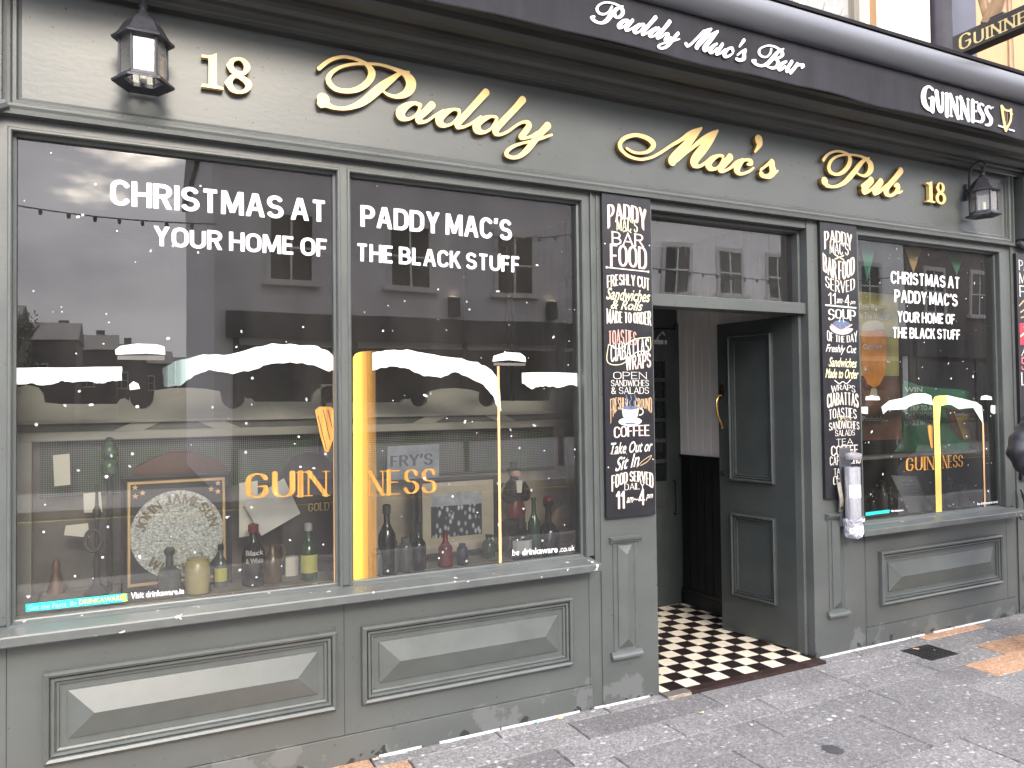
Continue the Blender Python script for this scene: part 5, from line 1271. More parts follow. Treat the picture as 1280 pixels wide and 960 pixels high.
# green jar lantern on a dark stand, at the left end
def lathe_thing(name, label, cat, u, vb, vt, w, prof, m, part='body', base=None):
    y = base if base is not None else gpt(u, vb, BED).y
    p0, p1 = pt(u, vb, y), pt(u, vt, y); h = p1.z-p0.z; r = scale_at(u, vb, y)*w/2
    t = thing(name, label, cat, (p0.x, y, p0.z)); MB().lathe([(a*r, b*h) for a, b in prof], p0.x, y, p0.z, 20).build(part, m, t, smooth=True); return t, p0, h, r
t, p0, h, r = lathe_thing('iron_stand', 'dark iron stand with a loop handle at the left end of the display', 'iron stand', 121, 744, 604, 34, [(1, 0), (1, .03), (.75, .06), (.35, .1), (.22, .2), (.30, .30), (.18, .36), (.16, .66), (.34, .7), (.34, .76), (.14, .8), (.1, .98), (0, 1)], ink)
MB().tube([(p0.x+.03*math.cos(R(18*k))-.012, p0.y-.03, p0.z+h*.50+.045*math.sin(R(18*k))) for k in range(20)], .009, 8, closed=True).build('loop_handle', mat('worn_iron', (.07, .068, .065), .45, metal=.4), t, smooth=True)
t, p0, h, r = lathe_thing('green_jar', 'green two bulbed glass jar on the rail at the left end of the display', 'jar', 137, 596, 551, 25, [(.3, 0), (.9, .1), (1, .25), (.85, .42), (.55, .48), (.85, .56), (.95, .72), (.7, .9), (.35, .96), (.3, 1)], mat('mottled_green_glaze', (.05, .10, .045), .25, var=.6, scale=30), base=.40)
MB().lathe([(.45*r, h*.985), (.45*r, h*1.06), (.2*r, h*1.1), (0, h*1.1)], p0.x, p0.y, p0.z, 14).build('lid', ink, t, smooth=True)
MB().tube([(p0.x, p0.y, p0.z), (p0.x, p0.y, BED)], .012, 8).build('post', ink, t)
t, p0, h, r = lathe_thing('pottery_bell', 'small orange brown pottery bell at the far left of the display', 'pottery', 70, 741, 700, 26, [(1, 0), (.95, .1), (.6, .45), (.35, .7), (.45, .85), (.2, 1), (0, 1.01)], mat('terracotta_glaze', (.16, .08, .045), .4, var=.3))

# ---- right pane of the left window
for i, (u, vb, vt, w, mm, shp, lb) in enumerate((
    (484, 716, 632, 23, bdark, 'bottle', 'tall black bottle near the amber print, tallest of its cluster'), (473, 722, 686, 16, bclear, 'jar', 'short pale jar nearest the amber print'),
    (492, 719, 676, 17, bclear, 'jar', 'short pale jar in front of the tall black bottle'), (507, 717, 672, 18, bclear, 'jar', 'pale jar just right of the tall black bottle'), (523, 712, 655, 20, bdark, 'bottle', 'black bottle at the left edge of the team photograph'),
    (578, 708, 679, 14, mat('blue_bottle_glass', (.03, .035, .06), .2), 'jar', 'small dark blue jar below the team photograph'))):
    bottle('old_bottle' if shp == 'bottle' else 'old_jar', lb, u, vb, vt, w, mm, shp, cap=ink if shp == 'bottle' else None, cat='bottle' if shp == 'bottle' else 'jar', group='bottles and jars in the window display')
bottle('red_bottle', 'dark red bottle in front of the team photograph', 557, 712, 665, 18, bred, 'bottle')
bottle('small_pitcher', 'small dark pitcher at the right foot of the team photograph', 611, 697, 668, 17, bgreen, 'jug', cat='pitcher')
bottle('labelled_bottle', 'dark bottle with a big pale label below the figurine', 651, 705, 646, 27, bdark, 'bottle', cap=bdark, lab=palelab)
bottle('green_wine_bottle', 'slim olive green bottle left of the round barrel end', 668, 700, 622, 15, bgreen, 'bottle')
bottle('round_flask', 'wide dark flask with a red stopper before the barrel end', 686, 699, 622, 25, bdark, 'decanter', cap=bred, cat='flask')
fy = .34
t = thing('framed_photograph', 'dark framed black and white team photograph with a wide beige mount', 'framed picture', tuple(Vector((pt(570, 640, fy).x, fy, BED))))
a, c_ = pt(522, 599, fy), pt(622, 688, fy); fz1, fz0, fx0, fx1 = a.z, BED+.005, a.x, c_.x
MB().rings(fx0, fx1, fz0, fz1, [(0, fy+.02), (0, fy-.012), (.012, fy-.016), (.022, fy-.008), (.024, fy-.003)], cap=False).build('frame', ink, t)
MB().add([(fx0+.02, fy-.004, fz0+.02), (fx1-.02, fy-.004, fz0+.02), (fx1-.02, fy-.004, fz1-.02), (fx0+.02, fy-.004, fz1-.02)], [(0,1,2,3)]).build('mount', mat('beige_mount', (.45, .40, .31), .8), t)
pa, pb = pt(538, 617, fy), pt(602, 667, fy)
def photo_material():
    m = bpy.data.materials.new('group_photograph'); m.use_nodes = True; n = m.node_tree.nodes; l = m.node_tree.links; p = n['Principled BSDF']; p.inputs['Roughness'].default_value = .3
    tcx = n.new('ShaderNodeTexCoord'); v = n.new('ShaderNodeTexVoronoi'); v.inputs['Scale'].default_value = 42; mpn = n.new('ShaderNodeMapping'); mpn.inputs['Scale'].default_value = (1, 1, .55)
    l.new(tcx.outputs['Object'], mpn.inputs['Vector']); l.new(mpn.outputs['Vector'], v.inputs['Vector'])
    r = n.new('ShaderNodeValToRGB'); r.color_ramp.elements[0].color = (.55, .58, .62, 1); r.color_ramp.elements[1].color = (.05, .055, .065, 1); r.color_ramp.elements[0].position = .15; r.color_ramp.elements[1].position = .42
    l.new(v.outputs['Distance'], r.inputs['Fac']); l.new(r.outputs['Color'], p.inputs['Base Color']); return m
zm = pa.z-(pa.z-pb.z)*.30
MB().add([(pa.x, fy-.006, pb.z), (pb.x, fy-.006, pb.z), (pb.x, fy-.006, zm), (pa.x, fy-.006, zm)], [(0,1,2,3)]).build('photograph', photo_material(), t)
MB().add([(pa.x, fy-.0061, zm), (pb.x, fy-.0061, zm), (pb.x, fy-.0061, pa.z), (pa.x, fy-.0061, pa.z)], [(0,1,2,3)]).build('photograph_sky', mat('photo_grey', (.34, .37, .40), .4, var=.3, scale=20), t)
t = thing('enamel_sign', 'grey blue enamel sign standing above the team photograph', 'sign', tuple(pt(516, 596, .37)))
q = [pt(484, 558, .37), pt(549, 555, .37), pt(549, 597, .37), pt(484, 600, .37)]; MB().poly_y([(p.x, p.z) for p in q], .37, .376).build('panel', bluegrey, t)
MB().box((q[0].x+q[1].x)/2-.01, (q[0].x+q[1].x)/2+.01, .378, .39, BED, q[0].z-.02).build('prop', ink, t)
put_text(t, "FRY'S", [(488,571), (541,567), (541,580), (488,583)], .368, mat('dark_blue_enamel', (.03, .035, .05), .4))
# screw-on end of a barrel
bx = pt(706, 656, .33); t = thing('barrel_end', 'round wooden barrel end propped against the pale post', 'barrel end', (bx.x, .33, BED))
rb = .118; m = MB(); m.lathe([(rb, -.02), (rb, .02), (rb*.9, .022), (rb*.88, .012), (0, .012)], 0, 0, 0, 28)
m.v = [(bx.x+v[0]*.86, .33-v[2]-.2*(v[1])*.5, BED+rb+v[1]) for v in m.v]; m.build('stave_disc', oakw, t)
m = MB(); m.tube([(bx.x+rb*1.0*.86*math.cos(R(12*k)), .333-.1*rb*math.sin(R(12*k)), BED+rb+rb*1.0*math.sin(R(12*k))) for k in range(30)], .007, 6, closed=True); m.build('hoop', mat('worn_iron', (.07, .068, .065), .45, metal=.4), t, smooth=True)
# toby-like figurine on its plinth
fg = pt(643, 650, .30); t = thing('figurine', 'painted figurine in a top hat and black coat standing on a plinth', 'figurine', (fg.x, .30, BED))
zt_, zb_ = pt(643, 577, .30).z, pt(643, 652, .30).z; hh = zt_-zb_
MB().box(fg.x-.055, fg.x+.055, .26, .345, BED, zb_).build('plinth', cherry, t, bevel=.004)
m = MB(); m.lathe([(.20, 0), (.20, .04), (.13, .06), (.12, .25), (.17, .34), (.22, .48), (.215, .62), (.10, .70), (.07, .73), (.085, .76), (.095, .81), (.08, .86), (.05, .885)], 0, 0, 0, 16, 1, .75)
for s_ in (-1, 1): m.tube(spline([(s_*.19, 0, .63), (s_*.27, -.02, .50), (s_*.22, -.10, .40), (s_*.06, -.17, .40)], 4), [.055]*13, 8)
m.v = [(fg.x+v[0]*hh*.9, .30+v[1]*hh*.9, zb_+v[2]*hh) for v in m.v]; m.build('coat', mat('black_glaze', (.015, .014, .014), .3), t, smooth=True)
m = MB(); m.lathe([(.17, .86), (.17, .875), (.085, .88), (.08, .97), (.09, 1.0), (0, 1.0)], 0, 0, 0, 14); m.v = [(fg.x+v[0]*hh*.8, .30+v[1]*hh*.8, zb_+v[2]*hh) for v in m.v]; m.build('hat', mat('black_glaze', (0, 0, 0)), t, smooth=True)
m = MB(); m.lathe([(.04, .74), (.09, .77), (.10, .81), (.085, .86), (.0, .87)], 0, -.02, 0, 14); m.v = [(fg.x+v[0]*hh, .293+v[1]*hh, zb_+v[2]*hh) for v in m.v]; m.build('face', skinm, t, smooth=True)
m = MB(); m.poly_y([(fg.x-.03*hh*2, zb_+.70*hh), (fg.x+.03*hh*2, zb_+.70*hh), (fg.x+.02*hh*2, zb_+.5*hh), (fg.x-.02*hh*2, zb_+.5*hh)], .30-.20*hh, .30-.12*hh); m.build('shirt_front', whitep, t)
m = MB(); m.lathe([(.17, .08), (.19, .2), (.14, .36), (0, .37)], 0, -.05, 0, 14, 1, .8); m.v = [(fg.x+v[0]*hh*.9, .295+v[1]*hh*.9, zb_+v[2]*hh) for v in m.v]; m.build('red_apron', bred, t, smooth=True)

# ---- wooden bar-back screens with a cupid's-bow top
SCY = .46
def arcpx(cx, cz, r, a0, a1, n=8): return [(cx+r*math.cos(R(a0+(a1-a0)*i/n)), cz+r*math.sin(R(a0+(a1-a0)*i/n))) for i in range(n+1)]
def screen(label, top, x0, x1, ends):
    t = thing('bar_screen', label, 'wooden screen', ((x0+x1)/2, SCY, BED))
    zl = 1.535
    pts = [(pt(u, v, SCY).x, pt(u, v, SCY).z) for u, v in top]
    pts = [(x0, zl)]+[(x0, pts[0][1])]+pts+[(x1, pts[-1][1]), (x1, zl)]
    MB().poly_y(pts, SCY, SCY+.035).build('scalloped_board', screenw, t, bevel=.002)
    MB().box(x0, x1, SCY-.012, SCY+.03, 1.452, 1.492).build('rail', screenw, t, bevel=.004)
    MB().box(x0, x1, SCY+.006, SCY+.028, 1.4925, 1.5345).build('rail_recess', mat('screen_recess', (.10, .10, .09), .6), t)
    w_ = x1-x0
    for fx, sl in ((.34, .10), (.66, -.10)):
        c0 = x0+w_*fx; MB().poly_y([(c0-.06, 1.4925), (c0+.06, 1.4925), (c0+.06+sl*.9, 1.5345), (c0-.06+sl*.9, 1.5345)], SCY-.003, SCY+.0055).build('strut', screenw, t)
    MB().box(x0, x1, SCY-.018, SCY+.0, 1.527, 1.541).build('bead', screenw, t, bevel=.003)
    for a, b in ends: MB().box(a, b, SCY-.006, SCY+.036, BED, 1.4515).build('post', screenw, t, bevel=.003)
    return t
top1 = [(19,485),(33,481),(47,484),(54,492),(56,503)]+[(75,505),(146,505),(150,499),(156,497.5),(161,501)]
def bite(u, v, r): return [(u+r*math.cos(R(180-180*i/8)), v+r*math.sin(R(180-180*i/8))) for i in range(9)]
top1 += bite(177,496,15)+[(193,488),(214,485),(238,484.6),(258,486),(275,489)]+bite(291.5,496,15)+[(308,498),(314,498),(318,502),(389,502),(391,493),(397,486),(408,482),(417,481)]
screen('grey wooden bar screen with a scalloped top behind the left pane', top1, -.46, .855, [(-.46, -.385)])
top2 = [(444,503),(501,503),(505,499),(513,498.6)]+bite(524,498,10.5)+[(537,489),(552,486),(570,485),(588,487),(599,490)]+bite(609,498,10.5)+[(620,501),(686,501),(688,491),(694,484),(703,481),(718,485),(733,493)]
screen('grey wooden bar screen with a scalloped top behind the right pane', top2, .875, 2.41, [(2.29, 2.375)])
def mesh_material():
    m = bpy.data.materials.new('perforated_metal'); m.use_nodes = True; n = m.node_tree.nodes; l = m.node_tree.links; p = n['Principled BSDF']; p.inputs['Roughness'].default_value = .5
    tcx = n.new('ShaderNodeTexCoord'); s = n.new('ShaderNodeSeparateXYZ'); l.new(tcx.outputs['Object'], s.inputs[0])
    def wave(out, f, ph=0):
        a = n.new('ShaderNodeMath'); a.operation = 'MULTIPLY'; a.inputs[1].default_value = f; l.new(out, a.inputs[0])
        b = n.new('ShaderNodeMath'); b.operation = 'SINE'; l.new(a.outputs[0], b.inputs[0]); return b
    a = n.new('ShaderNodeMath'); a.operation = 'ADD'; l.new(s.outputs['X'], a.inputs[0]); l.new(s.outputs['Z'], a.inputs[1])
    b = n.new('ShaderNodeMath'); b.operation = 'SUBTRACT'; l.new(s.outputs['X'], b.inputs[0]); l.new(s.outputs['Z'], b.inputs[1])
    w1, w2 = wave(a.outputs[0], 330), wave(b.outputs[0], 330)
    c = n.new('ShaderNodeMath'); c.operation = 'MULTIPLY'; l.new(w1.outputs[0], c.inputs[0]); l.new(w2.outputs[0], c.inputs[1])
    g = n.new('ShaderNodeMath'); g.operation = 'GREATER_THAN'; g.inputs[1].default_value = .38; l.new(c.outputs[0], g.inputs[0])
    nz = n.new('ShaderNodeTexNoise'); nz.inputs['Scale'].default_value = 7; l.new(tcx.outputs['Object'], nz.inputs['Vector'])
    r = n.new('ShaderNodeValToRGB'); r.color_ramp.elements[0].position = .42; r.color_ramp.elements[0].color = (.20, .20, .18, 1); r.color_ramp.elements[1].position = .6; r.color_ramp.elements[1].color = (.10, .22, .07, 1)
    l.new(nz.outputs['Fac'], r.inputs['Fac'])
    mi = n.new('ShaderNodeMixRGB'); l.new(g.outputs[0], mi.inputs['Fac']); mi.inputs['Color1'].default_value = (.022, .024, .024, 1); l.new(r.outputs['Color'], mi.inputs['Color2']); l.new(mi.outputs['Color'], p.inputs['Base Color']); return m
pm = mesh_material()
for x0, x1, lb in ((-.36, .84, 'perforated dark metal panel below the rail of the left screen'), (.90, 2.22, 'perforated dark metal panel below the rail of the right screen')):
    o = MB().box(x0, x1, SCY+.05, SCY+.055, 1.20, 1.451).build('perforated_panel', pm, loc=((x0+x1)/2, SCY+.05, 1.2)); tag(o, lb, 'metal panel', 'perforated panels behind the window display')
for x0, x1, lb in ((-.70, .85, 'dark backboard of the display behind the left pane'), (.88, 2.40, 'brown backboard of the display behind the right pane')):
    o = MB().box(x0, x1, SCY+.06, SCY+.08, BED, 1.45).build('backboard', mat('backboard_a', (.13, .115, .10), .7, var=.5, scale=4) if x0 < 0 else mat('backboard_b', (.34, .29, .22), .7, var=.4, scale=4), loc=((x0+x1)/2, SCY+.06, BED)); tag(o, lb, 'backboard')

# ================================================================ right display window
PYR = .24
def pquad(name, m, parent, px4, y): 
    q = [pt(*c, y) for c in px4]; return MB().poly_y([(p.x, p.z) for p in q], y, y+.002).build(name, m, parent)
t = thing('beer_poster', 'tall poster of a full beer glass hanging at the left of the right window', 'poster', tuple(pt(1100, 545, PYR)))
pquad('sheet', posto, t, [(1072,364), (1122,369), (1124,470), (1073,470)], PYR); pquad('lower_sheet', postb, t, [(1073,470.5), (1124,470.5), (1128,549), (1074,551)], PYR)
def pshape(name, m, parent, px, y):
    q = [pt(*c, y) for c in px]; return MB().poly_y([(p.x, p.z) for p in q], y, y+.0008).build(name, m, parent)
G_ = lambda l: K(1010, 260, 2.4, l)
pshape('ale_print', ale, t, G_([(160,372),(232,366),(236,430),(230,500),(215,530),(198,540),(180,528),(165,500),(160,440)]), PYR-.002)
pshape('foam_print', foam, t, G_([(160,371),(164,348),(180,338),(210,337),(226,345),(232,365)]), PYR-.002)
pshape('stem_print', foam, t, G_([(190,541),(206,541),(208,562),(186,562)]), PYR-.002)
small_text(t, palelab, 'Carlsberg', K(1010, 260, 2.4, [(166,408)])[0], K(1010, 260, 2.4, [(166,428)])[0], K(1010, 260, 2.4, [(222,406)])[0], K(1010, 260, 2.4, [(222,428)])[0], .02, PYR-.004)
small_text(t, palelab, 'Best Beer', (1074,379), (1074,387), (1103,381.5), (1103,388.5), .0, PYR-.003); small_text(t, palelab, 'In The World?', (1074,390), (1074,398), (1111,392.5), (1111,400), .0, PYR-.003)
small_text(t, whitep, 'Probably...', (1078,520), (1078,528.5), (1110,521), (1110,528), .01, PYR-.003)
t = thing('green_banner', 'green banner offering a trip to a champions match, with beer glasses on it', 'banner', tuple(pt(1185, 565, PYR+.02)))
py_ = PYR+.03
pshape('sheet', postg, t, K(1070, 470, 5.05, [(300,25),(400,60),(500,75),(640,85),(830,110),(840,300),(780,400),(700,470),(240,478),(300,400)]), py_)
pshape('dark_photo', postb, t, K(1070, 470, 5.05, [(560,200),(640,215),(760,230),(800,300),(790,400),(660,400),(600,330)]), py_-.002)
for a in (0, 62):
    pshape('lager_print', alegold, t, K(1070, 470, 5.05, [(628+a,255),(690+a,250),(735+a,395),(680+a,400)]), py_-.004); pshape('lager_foam', foam, t, K(1070, 470, 5.05, [(622+a,237),(684+a,232),(690+a,250),(628+a,254)]), py_-.004)
for k, s_ in enumerate(('WIN', 'A TRIP TO A', 'CHAMPIONS', 'LEAGUE MATCH')):
    v0 = (484, 507, 516, 525.5)[k]; small_text(t, palelab, s_, (1131,v0), (1131,v0+6.5), (1131+(22, 34, 36, 36)[k],v0-.6), (1131+(22, 34, 36, 36)[k],v0+5.9), .02, py_-.003)
# grey shelf rail, leaning folder, bottles, bunting
ry = .20; q0, q1 = pt(1079, 573, ry), pt(1247, 560, ry)
o = MB().box(4.21, 5.70, ry, ry+.10, q0.z-.012, q0.z+.010).build('glass_shelf', mat('grey_shelf', (.20, .21, .21), .4), loc=(5, ry, q0.z), bevel=.002); tag(o, 'narrow grey shelf across the right display window', 'shelf')
t_ = panel_card('grey_folder', 'grey printed folder leaning inside the right window', 'folder', [(1121,595), (1152,596), (1167,640), (1137,642)], .16, greycard, .006, .15)
for k in range(4):
    mb = MB(); z_ = [603, 608, 612, 616][k]; a, f = film([(1132+k*1.2, z_), (1150+k*1.2, z_-.6), (1150+k*1.2, z_+.7), (1132+k*1.2, z_+1.3)], .16); o = mb.add([(p.x, p.y+.15*(p.z-pt(1137, 642, .16).z)-.002, p.z) for p in a], f).build('printed_line', bluegrey, None, loc=tuple(t_.location)); o.parent = t_; o.location = (0, 0, 0)
for i, (u, vb, vt, w, mm, lb) in enumerate(((1104, 640, 601, 9, bclear, 'clear bottle left of the grey folder, tallest there'), (1113, 640, 608, 9, bdark, 'dark bottle touching the left side of the grey folder'), (1090, 643, 612, 10, bdark, 'short dark bottle at the left end of the right window'),
                                     (1188, 637, 600, 10, bdark, 'dark bottle right of the amber print in the right window'), (1204, 636, 608, 9, bbrown, 'small brown bottle furthest right in the right window'))):
    bottle('old_bottle', lb, u, vb, vt, w, mm, 'bottle', cap=ink, group='bottles in the right window')
t = thing('pennant_bunting', 'green and gold pennant bunting strung inside the top of the right window', 'bunting', tuple(pt(1140, 300, .16)))
for px, mm in (([(1074,296),(1097,299),(1084,352)], greenb), ([(1129,304),(1153,307),(1142,341)], goldb), ([(1183,311),(1207,314),(1196,344)], greenb)):
    q = [pt(*c, .16) for c in px]; MB().poly_y([(p.x, p.z) for p in q], .16, .162).build('pennant', mm, t)
q = [pt(1071,294,.161), pt(1085,298.5,.161), pt(1140,306.5,.161), pt(1195,313.5,.161), pt(1246,318,.161)]; MB().tube([tuple(p) for p in q], .003, 6).build('cord', whitep, t)
o = panel_card('window_sticker', 'narrow pale sticker strip low on the right edge of the right window', 'sticker', [(1239,505), (1246,505), (1249,558), (1241,559)], .075, mat('blue_grey_sticker', (.14, .18, .22), .5, var=.4, scale=50), .001)

# ================================================================ wall bin, bracket, cable, drain, marks
bc = pt(1066, 620, -.085); t = thing('ash_bin', 'tall steel cigarette bin with a white sticker fixed right of the door', 'cigarette bin', (bc.x, -.085, .77))
zt_, zb_ = pt(1066, 584, -.085).z, .775
m = MB(); m.lathe([(.046, zb_), (.047, zb_+.004), (.047, zt_), (.040, zt_+.002)], bc.x, -.085, 0, 24); m.build('tube', steel, t, smooth=True)
m = MB(); n_ = 12
for i in range(n_+1):
    a = R(-100+200*i/n_)
hood = [(bc.x+.056*math.cos(R(180+180*i/12)), -.085+.056*math.sin(R(180+180*i/12))) for i in range(13)]
vs_ = [(x, y, z) for z in (zt_+.05, zt_+.085) for x, y in hood]+[(bc.x, -.085, zt_+.100)]
m.add(vs_, [(i, i+1, 14+i, 13+i) for i in range(12)]+[(13+i, 14+i, 26) for i in range(12)]); hd = m.build('hood', steel, t, smooth=True); s_ = hd.modifiers.new('thickness', 'SOLIDIFY'); s_.thickness = .002
m = MB(); m.box(bc.x-.05, bc.x+.05, -.036, -.012, zb_+.02, zt_+.12); m.build('back_plate', mat('dull_steel', (.2, .2, .21), .4, metal=.8), t, bevel=.003)
z0, z1 = pt(1066, 623, -.13).z, pt(1066, 607, -.13).z; m = MB()
m.add([(bc.x+.0478*math.cos(R(195+150*i/12)), -.085+.0478*math.sin(R(195+150*i/12)), z) for z in (z0, z1) for i in range(13)], [(i, i+1, 14+i, 13+i) for i in range(12)]); m.build('sticker', mat('white_sticker', (.85, .85, .87), .5, var=.02), t, smooth=True)
m = MB(); n_, k_ = 20, 9; vs_ = []; r_ = random.Random(9)
for j in range(k_):
    zz_ = .735+.12*j/(k_-1)
    for i in range(n_):
        a = 2*math.pi*i/n_; rr = (.052+.010*r_.random())*(1 if j else .7)+(.008 if j > k_-3 else 0); vs_.append((bc.x+rr*math.cos(a), -.085+rr*math.sin(a), zz_+r_.uniform(-.008, .008)))
m.add(vs_, [(j*n_+i, j*n_+(i+1) % n_, (j+1)*n_+(i+1) % n_, (j+1)*n_+i) for j in range(k_-1) for i in range(n_)]+[tuple(range(n_-1, -1, -1))]); m.build('foil_wrap', foilm, t)
bk = [pt(1050,598,-.05), pt(1049,612,-.05), pt(1051,626,-.05), pt(1054,640,-.05)]; t = thing('strap_bracket', 'worn aluminium strap bracket hanging left of the steel bin', 'bracket', tuple(bk[-1]))
m = MB(); w_ = .016; vs_ = []
for i, p in enumerate(spline([tuple(p) for p in bk], 5)):
    x, y, z = p; yy = -.035-.025*math.sin(math.pi*i/15)
    vs_ += [(x-w_, yy, z), (x+w_, yy, z), (x+w_, yy+.004, z), (x-w_, yy+.004, z)]
nn = len(vs_)//4; m.add(vs_, [(4*i+a, 4*i+(a+1) % 4, 4*i+4+(a+1) % 4, 4*i+4+a) for i in range(nn-1) for a in range(4)]+[(3, 2, 1, 0), (4*nn-4, 4*nn-3, 4*nn-2, 4*nn-1)]); m.build('strap', mat('worn_aluminium', (.36, .33, .28), .45, metal=.5, var=.3, scale=30), t)
for u, v in ((1050, 602), (1053, 634)):
    p = pt(u, v, -.05); m = MB(); m.lathe([(.009, 0), (.009, .003), (.0, .003)], 0, 0, 0, 12); yy = -.0405 if v < 620 else -.0445; m.v = [(p.x+a[0], yy-a[2], p.z+a[1]*1.6) for a in m.v]; m.build('slot', ink, t)
cp = [(5.80, -.02, .90), (5.79, -.035, .84), (5.77, -.045, .76), (5.80, -.05, .70), (5.85, -.05, .72), (5.86, -.045, .80), (5.84, -.04, .88), (5.83, -.035, .91)]
o = MB().tube(spline(cp, 6), .006, 8).build('loose_cable', rubber, loc=(5.82, -.04, .70), smooth=True); tag(o, 'short loop of loose black cable hanging beside the right pilaster', 'cable')
dq = [gpt(1127,813,.004), gpt(1162,805,.004), gpt(1196,818,.004), gpt(1160,827,.004)]
t = thing('drain_cover', 'small square black iron drain cover set in the pavement', 'drain cover', (4.46, -.25, 0))
dx0, dx1, dy0, dy1 = 4.335, 4.60, -.352, -.142
MB().box(dx0, dx1, dy0, dy1, -.004, .002).build('grating', mat('drain_iron', (.018, .018, .018), .5, var=.3, bump=.6, bscale=90), t)
for i in range(7):
    x = dx0+.018+i*(dx1-dx0-.036)/6; MB().box(x-.008, x+.008, dy0+.014, dy1-.014, .0021, .006).build('bar', mat('drain_iron', (0, 0, 0)), t)
def puddle(name, label, cat, cx, cy, rx, ry, m, z=.0022, seed=1):
    r_ = random.Random(seed); n_ = 26; q = [(cx+rx*r_.uniform(.85, 1.1)*math.cos(2*math.pi*i/n_), cy+ry*r_.uniform(.85, 1.1)*math.sin(2*math.pi*i/n_), z) for i in range(n_)]
    o = MB().add(q+[(p[0], p[1], z-.002) for p in q], [tuple(range(n_))]+[(i+n_, (i+1) % n_+n_, (i+1) % n_, i) for i in range(n_)]).build(name, m, loc=(cx, cy, 0)); return tag(o, label, cat) if label else o
puddle('tar_patch', 'dark round blot on the pavement near the bottom edge', 'tar blot', 2.852, -.905, .045, .05, mat('tar_blot', (.05, .05, .055), .6))
rg = random.Random(12)
gum = MB()
for i in range(46):
    x, y, r0 = rg.uniform(.8, 5.5), rg.uniform(-1.5, -.12), rg.uniform(.006, .016); gum.add([(x+r0*rg.uniform(.8, 1.2)*math.cos(.7*k), y+r0*rg.uniform(.8, 1.2)*math.sin(.7*k), .0016+.00002*i) for k in range(9)], [tuple(range(9))])
o = gum.build('trodden_gum', mat('grey_gum', (.42, .41, .39), .8, var=.2)); o['kind'] = 'stuff'
# broken line of white paint along the foot of the front
rr = random.Random(8); x = 1.0
while x < 5.5:
    ln = rr.uniform(.10, .55); e = min(x+ln, 5.5)
    if x < 2.56 and e > 2.5: e = 2.5
    if 2.5 <= x < 3.78: x = 3.78; continue
    n_ = max(3, int((e-x)/.012)); vs_ = []; y_ = -.004 if x < 2.2 or x > 4.2 else -.006
    for i in range(n_+1):
        t_ = i/n_; w0 = (.003+.011*max(0, noise.noise(Vector((x*3+i*.21, 3, 0)))+.25)+rr.uniform(-.002, .002))*min(1, 6*t_, 6*(1-t_))+.0008
        xx = x+(e-x)*t_; vs_ += [(xx, y_-.0005, .010), (xx, y_-.003-w0*.6, .0042), (xx, y_-.004-w0, .0012)]
    MB().add(vs_, [(3*i+k, 3*i+3+k, 3*i+4+k, 3*i+1+k) for i in range(n_) for k in range(2)]).build('paint_bead', caulk, pub)
    x = e+rr.choice([.004, .01, .03, .09])
# litter by the wall foot
for i, (u, v, c, s_, lb) in enumerate(((672, 903, (.25, .55, .75), .016, 'blue scrap of paper'), (700, 897, (.62, .45, .26), .018, 'orange brown leaf'), (760, 886, (.55, .38, .25), .016, 'tan leaf'), (470, 949, (.60, .42, .30), .020, 'pale brown leaf'), (877, 891, (.62, .50, .30), .016, 'yellowish leaf'),
                                 (1145, 811, (.50, .33, .18), .03, 'brown leaf'), (1006, 815, (.45, .12, .04), .02, 'rust red scrap'), (939, 906, (.6, .5, .36), .014, 'buff leaf'))):
    p = gpt(u, v, .004); r_ = random.Random(i+40); q = [(p.x+s_*r_.uniform(.6, 1.2)*math.cos(.9*k), p.y+s_*.7*r_.uniform(.6, 1.2)*math.sin(.9*k), .0035+r_.uniform(0, .007)) for k in range(7)]
    o = MB().add(q+[(p.x, p.y, .008)]+[(a, b, c_-.002) for a, b, c_ in q], [(k, (k+1) % 7, 7) for k in range(7)]+[(8+k, 8+(k+1) % 7, (k+1) % 7, k) for k in range(7)]).build('litter_scrap', mat('litter_%s' % lb.replace(' ', '_'), c, .8, var=.3, scale=60), loc=(p.x, p.y, 0))
    tag(o, lb+[' against the foot of the wall left of the door', ' at the foot of the left wall beyond the blue scrap', ' nearest the left pilaster', ' at the lower left by the orange slab', ' on the pavement before the doorway', ' on the corner of the drain cover', ' in the hinge corner of the doorway', ' on the slabs in front of the threshold'][i], 'litter', 'litter along the wall')

# ================================================================ the person at the right edge
def skin_chain(name, verts, edges, m, parent, root=0, sub=2):
    me = bpy.data.meshes.new(name); me.from_pydata([v[:3] for v in verts], edges, []); me.update()
    o = bpy.data.objects.new(name, me); COL.objects.link(o); LOC[o.name] = (0, 0, 0)
    me.materials.append(m)
    sk = o.modifiers.new('skin', 'SKIN'); sk.use_smooth_shade = True
    if not me.skin_vertices: me.attributes
    for i, v in enumerate(verts):
        d = me.skin_vertices[0].data[i]; r_ = v[3]; d.radius = (r_, v[4] if len(v) > 4 else r_); d.use_root = (i == root)
    sb = o.modifiers.new('sub', 'SUBSURF'); sb.levels = sub; sb.render_levels = sub
    bpy.context.view_layer.update()
    me2 = bpy.data.meshes.new_from_object(o.evaluated_get(bpy.context.evaluated_depsgraph_get()))
    bpy.data.objects.remove(o); o = bpy.data.objects.new(name, me2); COL.objects.link(o)
    for p in me2.polygons: p.use_smooth = True
    if not me2.materials: me2.materials.append(m)
    if parent: o.parent = parent
    LOC[o.name] = (0, 0, 0)
    return o
PX, PYP = 5.25, -.62
pr_ = thing('person', 'person in a black padded jacket at the right edge, hands in pockets, elbow out', 'person', (PX, PYP, 0))
